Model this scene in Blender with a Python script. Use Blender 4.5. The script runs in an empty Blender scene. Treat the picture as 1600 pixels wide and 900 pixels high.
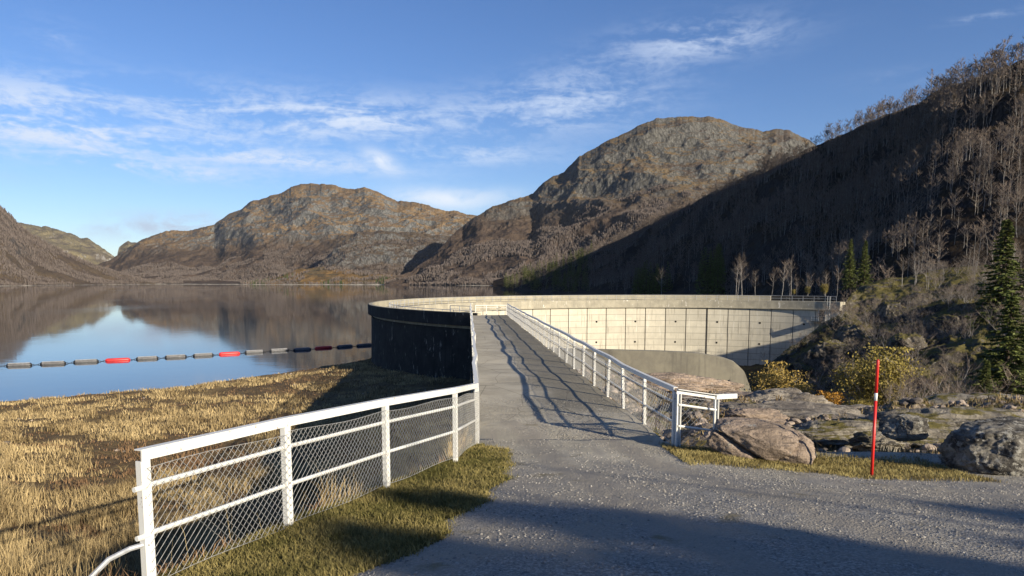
import bpy, math, random
import numpy as np
from mathutils import Vector
R = math.radians
rng = np.random.default_rng(7)
random.seed(7)
S = bpy.context.scene
COL = S.collection

# ------------------------------------------------------------------ camera
EYE = 12.0; F = 1109.0; PITCH = R(6); PYC = 438 + F*math.tan(PITCH)
cam = bpy.data.cameras.new('camera'); co = bpy.data.objects.new('camera', cam); COL.objects.link(co)
co.location = (0, 0, EYE); co.rotation_euler = (R(90) - PITCH, 0, 0)
cam.sensor_width = 36; cam.lens = 36*F/1600; cam.shift_y = (PYC - 450)/1600
cam.clip_start = 0.1; cam.clip_end = 30000
S.camera = co

# ------------------------------------------------------------------ light
SUN_EL = 18.5; SD = np.array([0.700, -0.714])          # horizontal direction towards the sun
SD = SD/np.linalg.norm(SD)
tosun = Vector((SD[0]*math.cos(R(SUN_EL)), SD[1]*math.cos(R(SUN_EL)), math.sin(R(SUN_EL))))
sl = bpy.data.lights.new('sun', 'SUN'); so = bpy.data.objects.new('sun', sl); COL.objects.link(so)
sl.energy = 4.8; sl.angle = R(0.53); sl.color = (1.0, 0.88, 0.68)
so.rotation_euler = tosun.to_track_quat('Z', 'Y').to_euler(); so.location = (40, -40, 60)
S.view_settings.view_transform = 'Standard'; S.view_settings.look = 'None'
S.view_settings.exposure = 0.85; S.view_settings.gamma = 1
S.render.engine = 'CYCLES'
S.cycles.use_denoising = True; S.cycles.max_bounces = 5; S.cycles.diffuse_bounces = 2; S.cycles.glossy_bounces = 3
S.cycles.transparent_max_bounces = 4; S.cycles.sample_clamp_indirect = 4
try: S.cycles.denoising_prefilter = 'ACCURATE'
except Exception: pass

# ------------------------------------------------------------------ node helpers
class NT:
    def __init__(s, tree): s.t = tree; s.n = tree.nodes; s.l = tree.links
    def new(s, typ, **kw):
        n = s.n.new(typ)
        for k, v in kw.items(): setattr(n, k, v)
        return n
    def link(s, a, b): s.l.new(a, b)
    def val(s, sock, v):
        if isinstance(v, bpy.types.NodeSocket): s.link(v, sock)
        elif v is not None: sock.default_value = v
    def math(s, op, a, b=None, c=None, clamp=False):
        n = s.new('ShaderNodeMath', operation=op, use_clamp=clamp)
        s.val(n.inputs[0], a)
        if b is not None: s.val(n.inputs[1], b)
        if c is not None: s.val(n.inputs[2], c)
        return n.outputs[0]
    def mix(s, f, a, b, blend='MIX'):
        n = s.new('ShaderNodeMix', data_type='RGBA', blend_type=blend)
        s.val(n.inputs[0], f)
        s.val(n.inputs[6], a if not isinstance(a, tuple) else (*a, 1)); s.val(n.inputs[7], b if not isinstance(b, tuple) else (*b, 1))
        return n.outputs[2]
    def noise(s, vec, scale, detail=4, rough=.55, dist=0., out=0):
        n = s.new('ShaderNodeTexNoise'); s.val(n.inputs['Vector'], vec)
        n.inputs['Scale'].default_value = scale; n.inputs['Detail'].default_value = detail
        n.inputs['Roughness'].default_value = rough; n.inputs['Distortion'].default_value = dist
        return n.outputs[out]
    def vor(s, vec, scale, feature='F1', out=0, rand=1.):
        n = s.new('ShaderNodeTexVoronoi', feature=feature); s.val(n.inputs['Vector'], vec)
        n.inputs['Scale'].default_value = scale; n.inputs['Randomness'].default_value = rand
        return n.outputs[out]
    def ramp(s, f, lo, hi, a=0., b=1.):
        n = s.new('ShaderNodeMapRange', interpolation_type='SMOOTHSTEP'); s.val(n.inputs[0], f)
        n.inputs[1].default_value = lo; n.inputs[2].default_value = hi; n.inputs[3].default_value = a; n.inputs[4].default_value = b
        return n.outputs[0]
    def mapping(s, vec, sc=(1, 1, 1), rot=(0, 0, 0), loc=(0, 0, 0)):
        n = s.new('ShaderNodeMapping'); s.val(n.inputs[0], vec); n.inputs[1].default_value = loc
        n.inputs[2].default_value = rot; n.inputs[3].default_value = sc
        return n.outputs[0]

def mat(name):
    m = bpy.data.materials.new(name); m.use_nodes = True; t = NT(m.node_tree)
    bs = t.n['Principled BSDF']; return m, t, bs
def pos(t): return t.new('ShaderNodeNewGeometry').outputs['Position']
def bump(t, bs, h, strength=.5, dist=.1, normal=None):
    b = t.new('ShaderNodeBump'); b.inputs['Strength'].default_value = strength; b.inputs['Distance'].default_value = dist
    t.link(h, b.inputs['Height'])
    if normal is not None: t.link(normal, b.inputs['Normal'])
    t.link(b.outputs[0], bs.inputs['Normal']); return b.outputs[0]
def base(t, bs, col, rough=.85, spec=.3):
    t.val(bs.inputs['Base Color'], (*col, 1) if isinstance(col, tuple) else col)
    t.val(bs.inputs['Roughness'], rough); bs.inputs['Specular IOR Level'].default_value = spec

# ------------------------------------------------------------------ world
W = bpy.data.worlds.new('World'); S.world = W; W.use_nodes = True
t = NT(W.node_tree); bg = t.n['Background']; SKY_STRENGTH = 0.06
sky = t.new('ShaderNodeTexSky', sky_type='NISHITA'); sky.sun_disc = False
sky.sun_elevation = R(SUN_EL); sky.sun_rotation = math.atan2(SD[0], SD[1])
sky.altitude = 600; sky.air_density = 1.0; sky.dust_density = 0.35; sky.ozone_density = 2.2
tc = t.new('ShaderNodeTexCoord').outputs['Generated']
sep = t.new('ShaderNodeSeparateXYZ'); t.link(tc, sep.inputs[0])
az = t.math('ARCTAN2', sep.outputs[0], sep.outputs[1]); el = t.math('ARCSINE', sep.outputs[2])
cx = t.new('ShaderNodeCombineXYZ'); t.link(az, cx.inputs[0]); t.link(el, cx.inputs[1]); ae = cx.outputs[0]
warp = t.noise(ae, 3.0, 3, .5, 0, 1)
wv = t.new('ShaderNodeVectorMath', operation='MULTIPLY_ADD'); t.link(warp, wv.inputs[0]); wv.inputs[1].default_value = (.08, .05, 0); t.link(ae, wv.inputs[2])
n_cirrus = t.noise(t.mapping(wv.outputs[0], (5, 26, 1), (0, 0, R(4))), 1.4, 9, .62, .5)
n_ripple = t.noise(t.mapping(wv.outputs[0], (60, 130, 1), (0, 0, R(-20))), 1.0, 4, .6, .5)
n_cum = t.noise(t.mapping(ae, (16, 30, 1)), 1.2, 8, .6, .3)
def blob(px, py, rx, ry, st, rot=0):
    a0 = math.atan((px-800)/F); e0 = math.atan((438-py)/F*math.cos(a0))
    a = t.math('SUBTRACT', az, a0); e = t.math('SUBTRACT', el, e0)
    if rot: e = t.math('MULTIPLY_ADD', a, -math.tan(R(rot)), e)
    a = t.math('DIVIDE', a, rx/F*math.cos(a0)**2); e = t.math('DIVIDE', e, ry/F*math.cos(a0))
    r2 = t.math('ADD', t.math('MULTIPLY', a, a), t.math('MULTIPLY', e, e))
    return t.math('MULTIPLY', t.math('EXPONENT', t.math('MULTIPLY', r2, -1.)), st)
def addup(lst):
    s = lst[0]
    for q in lst[1:]: s = t.math('ADD', s, q)
    return s
m_c = addup([blob(40, 175, 180, 42, .75), blob(330, 190, 260, 42, .6), blob(570, 192, 170, 30, .85), blob(880, 178, 140, 34, .7, 3),
             blob(1085, 76, 110, 24, .6), blob(960, 120, 160, 30, .3, 8), blob(250, 268, 170, 13, 1.1, -2), blob(450, 256, 190, 13, .95, -3),
             blob(720, 248, 140, 14, .7), blob(120, 222, 230, 26, .8), blob(1510, 45, 50, 5, .5), blob(110, 70, 50, 20, .3), blob(1400, 130, 90, 12, .12)])
m_k = addup([blob(600, 256, 26, 13, .9, -20), blob(690, 314, 70, 15, .85, -4), blob(770, 308, 60, 12, .3)])
m_g = addup([blob(285, 350, 85, 17, 1.15), blob(190, 362, 60, 14, .7), blob(25, 282, 40, 9, .45)])
cir = t.math('MULTIPLY', m_c, t.ramp(t.math('MULTIPLY_ADD', t.math('SUBTRACT', n_ripple, .5), .42, n_cirrus), .36, .68))
cum = t.math('MULTIPLY', m_k, t.ramp(n_cum, .20, .55)); gry = t.math('MULTIPLY', m_g, t.ramp(n_cum, .30, .66))
tint = t.new('ShaderNodeHueSaturation'); tint.inputs['Saturation'].default_value = 1.12; t.link(sky.outputs[0], tint.inputs['Color'])
skc = t.mix(1., tint.outputs[0], (.92, 1.0, 1.28), 'MULTIPLY')
c = t.mix(t.math('MULTIPLY', cir, .95, clamp=True), skc, (6.4, 7.4, 9.2))
c = t.mix(t.math('MULTIPLY', gry, .9, clamp=True), c, (4.8, 5.5, 6.9))
c = t.mix(t.math('MULTIPLY', cum, .9, clamp=True), c, (8.6, 9.0, 9.6))
t.link(c, bg.inputs[0]); bg.inputs[1].default_value = SKY_STRENGTH

# ------------------------------------------------------------------ numpy noise
_p = np.arange(256); np.random.default_rng(3).shuffle(_p); _p = np.concatenate([_p, _p])
_g = np.random.default_rng(4).normal(size=(256, 3)); _g /= np.linalg.norm(_g, axis=1)[:, None]
def perlin(P):
    P = np.asarray(P, float); I = np.floor(P).astype(int); f = P - I; I &= 255
    u = f*f*f*(f*(f*6-15)+10); out = 0
    for dx in (0, 1):
        for dy in (0, 1):
            for dz in (0, 1):
                h = _p[_p[_p[(I[..., 0]+dx) & 255]+((I[..., 1]+dy) & 255)]+((I[..., 2]+dz) & 255)]
                g = _g[h]; d = (g[..., 0]*(f[..., 0]-dx)+g[..., 1]*(f[..., 1]-dy)+g[..., 2]*(f[..., 2]-dz))
                w = (u[..., 0] if dx else 1-u[..., 0])*(u[..., 1] if dy else 1-u[..., 1])*(u[..., 2] if dz else 1-u[..., 2])
                out = out + w*d
    return out
def fbm(P, oc=5, gain=.5, lac=2.03):
    a = 1; s = 0; P = np.asarray(P, float)
    for i in range(oc): s = s + a*perlin(P + i*17.3); a *= gain; P = P*lac
    return s
def ridged(P, oc=5, gain=.5, lac=2.07):
    a = 1; s = 0; P = np.asarray(P, float); tot = 0
    for i in range(oc): s = s + a*(1-2.2*np.abs(perlin(P + i*9.1))); tot += a; a *= gain; P = P*lac
    return s/tot
def vec3(x, y, z=0): 
    x, y, z = np.broadcast_arrays(x, y, z); return np.stack([x, y, z], -1)
def sstep(a, b, x):
    k = np.clip((x-a)/(b-a), 0, 1); return k*k*(3-2*k)

# ------------------------------------------------------------------ pixel of the picture -> ray
def ray(px, py):
    u = (np.asarray(px, float)-800)/F; v = (PYC-np.asarray(py, float))/F
    y = math.cos(PITCH)+v*math.sin(PITCH); z = v*math.cos(PITCH)-math.sin(PITCH)
    return u/y, z/y
def at(px, py, Y): a, b = ray(px, py); return np.array([a*Y, Y, EYE+b*Y])
def atz(px, py, z): a, b = ray(px, py); Y = (z-EYE)/b; return np.array([a*Y, Y, z])

# ------------------------------------------------------------------ mesh helpers
def fastmesh(name, V, Fc, mats, midx=None, smooth=False, parent=None, cols=None, uv=None):
    """V (n,3); Fc (m,3) or (m,4) or list of both"""
    V = np.ascontiguousarray(V, np.float32)
    if isinstance(Fc, np.ndarray): Fc = [Fc]
    Fc = [f for f in Fc if len(f)]
    loops = np.concatenate([f.ravel() for f in Fc]).astype(np.int32)
    sizes = np.concatenate([np.full(len(f), f.shape[1]) for f in Fc])
    starts = np.concatenate([[0], np.cumsum(sizes)[:-1]]).astype(np.int32)
    me = bpy.data.meshes.new(name); me.vertices.add(len(V)); me.vertices.foreach_set('co', V.ravel())
    me.loops.add(len(loops)); me.loops.foreach_set('vertex_index', loops)
    me.polygons.add(len(starts)); me.polygons.foreach_set('loop_start', starts)
    if midx is not None: me.polygons.foreach_set('material_index', np.asarray(midx, np.int32))
    me.polygons.foreach_set('use_smooth', np.full(len(starts), smooth))
    for m in (mats if isinstance(mats, (list, tuple)) else [mats]): me.materials.append(m)
    if cols is not None:
        a = me.attributes.new('tone', 'FLOAT', 'POINT'); a.data.foreach_set('value', np.asarray(cols, np.float32).ravel())
    if uv is not None:
        l = me.uv_layers.new(name='UVMap'); l.data.foreach_set('uv', np.asarray(uv, np.float32)[loops].ravel())
    me.update(calc_edges=True); me.validate()
    o = bpy.data.objects.new(name, me); COL.objects.link(o)
    if parent: o.parent = parent
    return o
def tag(o, label=None, cat=None, group=None, kind=None):
    if label: o['label'] = label
    if cat: o['category'] = cat
    if group: o['group'] = group
    if kind: o['kind'] = kind
    return o
def empty(name, loc=(0, 0, 0), rz=0):
    o = bpy.data.objects.new(name, None); COL.objects.link(o); o.location = loc; o.rotation_euler = (0, 0, rz); return o
def grid_faces(nu, nv, off=0):
    i = np.arange(nu-1)[:, None]; j = np.arange(nv-1)[None, :]
    a = (i*nv+j).ravel()+off
    return np.stack([a, a+nv, a+nv+1, a+1], 1)
class MB:
    """collects shapes, builds one mesh"""
    def __init__(s): s.v = []; s.q = []; s.t = []; s.n = 0
    def add(s, V, Q=None, T=None):
        V = np.asarray(V, float)
        if Q is not None and len(Q): s.q.append(np.asarray(Q)+s.n)
        if T is not None and len(T): s.t.append(np.asarray(T)+s.n)
        s.v.append(V); s.n += len(V); return s
    def box(s, c, size, rz=0, tilt=None):
        h = np.array(size)/2; V = np.array([[x, y, z] for x in (-1, 1) for y in (-1, 1) for z in (-1, 1)])*h
        ca, sa = math.cos(rz), math.sin(rz)
        V = np.stack([V[:, 0]*ca-V[:, 1]*sa, V[:, 0]*sa+V[:, 1]*ca, V[:, 2]], 1)+np.array(c)
        return s.add(V, [[0, 1, 3, 2], [4, 6, 7, 5], [0, 4, 5, 1], [2, 3, 7, 6], [0, 2, 6, 4], [1, 5, 7, 3]])
    def bar(s, a, b, w, h, up=(0, 0, 1)):
        a = np.array(a, float); b = np.array(b, float); d = b-a; d /= np.linalg.norm(d)
        r = np.cross(d, up); r /= np.linalg.norm(r)+1e-9; u = np.cross(r, d)
        V = [p+r*sx*w/2+u*sy*h/2 for p in (a, b) for sx, sy in ((-1, -1), (1, -1), (1, 1), (-1, 1))]
        return s.add(V, [[0, 1, 5, 4], [1, 2, 6, 5], [2, 3, 7, 6], [3, 0, 4, 7], [3, 2, 1, 0], [4, 5, 6, 7]])
    def tube(s, pts, rad, k=6, cap=True):
        pts = np.array(pts, float); n = len(pts); rad = np.broadcast_to(rad, (n,)); V = []
        for i in range(n):
            d = pts[min(i+1, n-1)]-pts[max(i-1, 0)]; d /= np.linalg.norm(d)+1e-9
            ref = np.array([0, 0, 1.]) if abs(d[2]) < .9 else np.array([1., 0, 0])
            r = np.cross(d, ref); r /= np.linalg.norm(r); u = np.cross(r, d)
            for j in range(k):
                a = 2*math.pi*j/k; V.append(pts[i]+rad[i]*(r*math.cos(a)+u*math.sin(a)))
        Q = [[i*k+j, i*k+(j+1) % k, (i+1)*k+(j+1) % k, (i+1)*k+j] for i in range(n-1) for j in range(k)]
        T = []
        if cap:
            T += [[0, j+1, j] for j in range(1, k-1)] + [[(n-1)*k, (n-1)*k+j, (n-1)*k+j+1] for j in range(1, k-1)]
        return s.add(V, Q, T)
    def build(s, name, mats, parent=None, smooth=False, **kw):
        return fastmesh(name, np.concatenate(s.v), [np.concatenate(s.q) if s.q else np.zeros((0, 4), int), np.concatenate(s.t) if s.t else np.zeros((0, 3), int)], mats, smooth=smooth, parent=parent, **kw)
def merge_inst(protos, pick, P, rz, sc, szm=None, tilt=.04):
    """protos list of (V, tris, midx) ; many copies into one vertex array"""
    Vs, Ts, Ms, Cs = [], [], [], []; off = 0
    for k, (V, T, M) in enumerate(protos):
        ix = np.where(pick == k)[0]
        if not len(ix): continue
        c, s_ = np.cos(rz[ix])[:, None], np.sin(rz[ix])[:, None]; q = sc[ix][:, None]
        qz = q if szm is None else q*szm[ix][:, None]
        tx = rng.normal(0, tilt, len(ix))[:, None]; ty = rng.normal(0, tilt, len(ix))[:, None]
        X = (V[:, 0]*c-V[:, 1]*s_)*q + V[:, 2]*qz*tx; Y = (V[:, 0]*s_+V[:, 1]*c)*q + V[:, 2]*qz*ty; Z = V[:, 2]*qz
        VV = np.stack([X, Y, Z], -1)+P[ix][:, None, :]
        n = len(V); Vs.append(VV.reshape(-1, 3))
        Ts.append((T[None]+(np.arange(len(ix))*n)[:, None, None]).reshape(-1, 3)+off); Ms.append(np.tile(M, len(ix)))
        Cs.append(np.repeat(rng.random(len(ix)), n)); off += n*len(ix)
    return np.concatenate(Vs), np.concatenate(Ts), np.concatenate(Ms), np.concatenate(Cs)

# ------------------------------------------------------------------ materials
def m_mountain(name, rock=(.20, .20, .195), grass=(.155, .105, .045), heath=(.075, .058, .045), sc=1., flat=(.55, .8), gz=None, lichen=.0):
    m, t, b = mat(name); p = pos(t)
    n1 = t.noise(p, .012*sc, 6, .6, .3); n2 = t.noise(p, .05*sc, 6, .65); n3 = t.noise(t.mapping(p, (1, 1, .35)), .22*sc, 5, .65)
    nz = t.new('ShaderNodeSeparateXYZ'); t.link(t.new('ShaderNodeNewGeometry').outputs['Normal'], nz.inputs[0])
    slope = t.math('MULTIPLY_ADD', t.math('SUBTRACT', n2, .5), .9, nz.outputs[2])
    g = t.ramp(slope, *flat)
    c1 = t.mix(t.ramp(n1, .42, .6), (*grass,), (*heath,)); c1 = t.mix(t.ramp(n3, .45, .7), c1, tuple(v*.55 for v in heath))
    r1 = t.mix(t.ramp(n3, .25, .75), tuple(v*1.2 for v in rock), tuple(v*.38 for v in rock))
    r1 = t.mix(t.math('MULTIPLY', t.ramp(t.vor(t.mapping(p, (1, 1, .3)), .08*sc, 'DISTANCE_TO_EDGE'), .12, 0.), .65), r1, tuple(v*.25 for v in rock))
    c = t.mix(g, r1, c1)
    if gz is not None:
        sp = t.new('ShaderNodeSeparateXYZ'); t.link(p, sp.inputs[0])
        zz = t.math('MULTIPLY_ADD', n1, gz[1]*1.2, sp.outputs[2])
        c = t.mix(t.ramp(zz, gz[0]+gz[1]*1.2, gz[0]-gz[1]*.2+.5*gz[1]), c, t.mix(t.ramp(n2, .35, .65), (.085, .062, .047), (.05, .038, .032)))
    base(t, b, c, .95, .1); bump(t, b, t.math('ADD', n3, n2), 1.0, 3.0/sc)
    return m
def m_simple(name, c, rough=.6, spec=.4, var=0., vs=4., metal=0.):
    m, t, b = mat(name)
    if var:
        n = t.noise(pos(t), vs, 6, .65); col = t.mix(t.ramp(n, .3, .7), tuple(v*(1-var) for v in c), tuple(min(1, v*(1+var)) for v in c))
    else: col = c
    base(t, b, col, rough, spec); b.inputs['Metallic'].default_value = metal
    return m
def m_tone(name, c0, c1, rough=.8, spec=.2, trans=0.):
    m, t, b = mat(name); a = t.new('ShaderNodeAttribute', attribute_name='tone')
    c = t.mix(a.outputs['Fac'], c0, c1)
    base(t, b, c, rough, spec)
    return m
def m_obj(name, c0, c1, rough=.85):
    m, t, b = mat(name); a = t.new('ShaderNodeObjectInfo').outputs['Random']; n = t.noise(pos(t), .8, 3)
    base(t, b, t.mix(t.math('MULTIPLY_ADD', a, .7, t.math('MULTIPLY', n, .3)), c0, c1), rough, .15); return m

M = {}
M['bark'] = m_simple('birch_bark', (.27, .25, .225), .8, .2, .4, 1.5)
M['twig'] = m_simple('twigs', (.19, .15, .12), .9, .1, .25, .3)
M['twig_far'] = m_tone('far_twigs', (.085, .066, .055), (.17, .135, .11))
M['needle'] = m_simple('spruce_needles', (.10, .118, .032), .7, .2, .4, .9)
M['darkbark'] = m_simple('spruce_bark', (.09, .07, .055), .9, .1, .4, 6)
M['yleaf'] = m_simple('yellow_leaves', (.30, .215, .06), .7, .2, .35, 1.2)
M['oleaf'] = m_simple('orange_leaves', (.42, .22, .035), .7, .2, .35, 1.2)
M['oliveleaf'] = m_simple('olive_leaves', (.25, .2, .05), .7, .2, .35, 1.2)
# rock
def m_rock(name, a=(.30, .26, .22), b_=(.13, .115, .10), moss=.0, sc=1., lich=.60):
    m, t, b = mat(name); p = pos(t)
    n1 = t.noise(p, 1.1*sc, 8, .65, .4); n2 = t.noise(p, 9*sc, 6, .7); n3 = t.noise(t.mapping(p, (.45, 3.2, 3.2), (.1, .15, .2)), 1.3*sc, 7, .7, .9)
    c = t.mix(t.ramp(n1, .38, .62), a, b_); c = t.mix(t.ramp(n2, .55, .72), c, tuple(v*.32 for v in b_))
    c = t.mix(t.ramp(n3, .52, .66, 0, .85), c, (.05, .045, .04)); c = t.mix(t.ramp(t.noise(p, 3.4*sc, 7, .75), lich, lich+.06, 0, .75), c, (.42, .41, .37))
    nz = t.new('ShaderNodeSeparateXYZ'); t.link(t.new('ShaderNodeNewGeometry').outputs['Normal'], nz.inputs[0])
    if moss: 
        k = t.math('MULTIPLY', t.ramp(nz.outputs[2], .55, .9), t.ramp(t.noise(p, 1.7*sc, 5, .6), .5-.2*moss, .62-.2*moss))
        c = t.mix(k, c, t.mix(n2, (.10, .10, .02), (.17, .13, .05)))
    base(t, b, c, .9, .2); bump(t, b, t.math('ADD', t.math('MULTIPLY', n2, .6), t.math('ADD', n1, n3)), 1., .16/sc); return m
M['rock'] = m_rock('weathered_rock', (.36, .32, .265), (.16, .14, .12)); M['mossrock'] = m_rock('mossy_rock', (.33, .30, .25), (.15, .135, .115), moss=.3)
M['pinkrock'] = m_rock('pale_pinkish_rock', (.42, .33, .26), (.24, .19, .15))
M['darkrock'] = m_rock('dark_lichened_rock', (.30, .28, .24), (.05, .046, .042), sc=1.6, lich=.53)
M['cliff'] = m_rock('cliff_rock', (.13, .115, .095), (.035, .03, .025), moss=.8, sc=.5)
# gravel
def m_gravel():
    m, t, b = mat('crushed_gravel'); p = pos(t)
    v = t.new('ShaderNodeTexVoronoi'); t.link(p, v.inputs[0]); v.inputs['Scale'].default_value = 42
    v2 = t.new('ShaderNodeTexVoronoi'); t.link(p, v2.inputs[0]); v2.inputs['Scale'].default_value = 95
    s1 = t.new('ShaderNodeSeparateColor'); t.link(v.outputs['Color'], s1.inputs[0]); s2 = t.new('ShaderNodeSeparateColor'); t.link(v2.outputs['Color'], s2.inputs[0])
    tone = t.math('MULTIPLY', t.math('ADD', s1.outputs[0], s2.outputs[0]), .5)
    c = t.mix(t.ramp(tone, .1, .95), (.19, .18, .165), (.43, .405, .355))
    c = t.mix(t.math('MULTIPLY', t.ramp(v.outputs['Distance'], .35, .75), .5), c, (.08, .075, .07))
    dirt = t.noise(p, .55, 5, .6, .6); c = t.mix(t.ramp(dirt, .42, .62, 0, .8), c, (.29, .26, .21))
    sy = t.new('ShaderNodeSeparateXYZ'); t.link(p, sy.inputs[0])
    far = t.ramp(t.math('MULTIPLY_ADD', dirt, 5., sy.outputs[1]), 11.0, 14.4); c = t.mix(far, c, t.mix(t.ramp(t.noise(p, .5, 6, .65, .4), .35, .65), (.42, .385, .31), (.30, .275, .22)))
    lane = t.noise(t.mapping(p, (1.6, .12, 1), (0, 0, R(14))), 1., 3, .5); c = t.mix(t.ramp(lane, .5, .62, 0, .55), c, (.27, .245, .21))
    gr = t.noise(p, 1.3, 5, .6); c = t.mix(t.ramp(gr, .60, .70, 0, .7), c, (.125, .105, .05))
    tr = t.math('MULTIPLY_ADD', sy.outputs[1], .15, sy.outputs[0]); tr = t.math('MULTIPLY_ADD', t.noise(p, .6, 3), .7, tr); tr = t.math('ABSOLUTE', t.math('SUBTRACT', tr, 3.4))
    tr = t.math('ABSOLUTE', t.math('SUBTRACT', tr, .78)); trk = t.ramp(tr, .34, .12, 0, .75); c = t.mix(trk, c, t.mix(t.noise(p, 30, 4, .7), (.20, .18, .15), (.33, .30, .25)))
    base(t, b, c, .9, .25)
    h = t.math('ADD', t.math('MULTIPLY', v.outputs['Distance'], -1.), t.math('MULTIPLY', v2.outputs['Distance'], -.5))
    h = t.math('ADD', h, t.math('MULTIPLY', t.noise(p, 6, 4), 2.))
    bump(t, b, h, .7, .016); return m
M['gravel'] = m_gravel()
def m_concrete_road():
    m, t, b = mat('worn_concrete_deck'); p = pos(t)
    n1 = t.noise(p, .5, 6, .65, .4); n2 = t.noise(p, 45, 4, .7); n3 = t.noise(t.mapping(p, (.5, 2, 1)), .9, 5, .6)
    c = t.mix(t.ramp(n1, .35, .65), (.42, .385, .31), (.30, .275, .22)); c = t.mix(t.ramp(n2, .52, .75, 0, .55), c, (.12, .11, .10))
    c = t.mix(t.ramp(n3, .56, .68, 0, .5), c, (.17, .16, .13))
    sx = t.new('ShaderNodeSeparateXYZ'); t.link(p, sx.inputs[0])
    side = t.math('MULTIPLY_ADD', sx.outputs[1], .061, sx.outputs[0]); side = t.math('MULTIPLY_ADD', t.noise(t.mapping(p, (1, .3, 1)), .8, 4, .6), 1.8, side)
    c = t.mix(t.math('MULTIPLY', t.ramp(side, 2.5, 3.4), t.ramp(sx.outputs[1], 14, 18, 0, .72)), c, (.155, .14, .105))
    crk = t.vor(t.mapping(p, (1, .5, 1)), .8, 'DISTANCE_TO_EDGE'); c = t.mix(t.ramp(crk, .012, .0, 0, .6), c, (.1, .09, .07))
    base(t, b, c, .92, .2); bump(t, b, n2, .5, .01); return m
M['deck'] = m_concrete_road()
def m_soil(name, a, b_, c_, sc=1.):
    m, t, b = mat(name); p = pos(t)
    n1 = t.noise(p, .35*sc, 6, .6, .5); n2 = t.noise(p, 5*sc, 6, .7); n3 = t.noise(p, 1.2*sc, 5, .65)
    c = t.mix(t.ramp(n1, .38, .6), a, b_); c = t.mix(t.ramp(n3, .5, .65, 0, .8), c, c_); c = t.mix(t.ramp(n2, .45, .7, 0, .6), c, tuple(v*.4 for v in c_))
    base(t, b, c, .95, .1); bump(t, b, t.math('ADD', n2, n3), 1., .15/sc); return m
M['bank'] = m_soil('dry_grassland_soil', (.23, .165, .075), (.15, .105, .055), (.095, .065, .042))
M['rubble'] = m_rock('rubble_rock', (.30, .25, .20), (.13, .105, .08), moss=.15, sc=2.2)
M['valley'] = m_soil('valley_floor_scrub', (.10, .085, .04), (.075, .055, .035), (.05, .045, .02))
M['turf'] = m_soil('short_turf_soil', (.10, .10, .035), (.08, .075, .03), (.13, .10, .05), 2)
# painted metal
def m_paint():
    m, t, b = mat('white_painted_steel'); p = pos(t); n = t.noise(p, 9, 6, .7); n2 = t.noise(p, 40, 4, .6)
    c = t.mix(t.ramp(n, .60, .72, 0, .7), (.64, .64, .61), (.42, .39, .34)); c = t.mix(t.ramp(t.math('MULTIPLY', n, n2), .34, .40, 0, .9), c, (.22, .15, .10))
    base(t, b, c, .5, .4); return m
M['paint'] = m_paint(); M['galv'] = m_simple('galvanised_wire', (.36, .36, .35), .5, .5, .2, 20, .3)
M['galvpipe'] = m_simple('galvanised_pipe', (.45, .46, .47), .45, .5, .2, 20, .4)

# ------------------------------------------------------------------ water level, dam layout
WZ = 1.0
DC = np.array([28., 101.]); DR = 44.9

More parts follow.
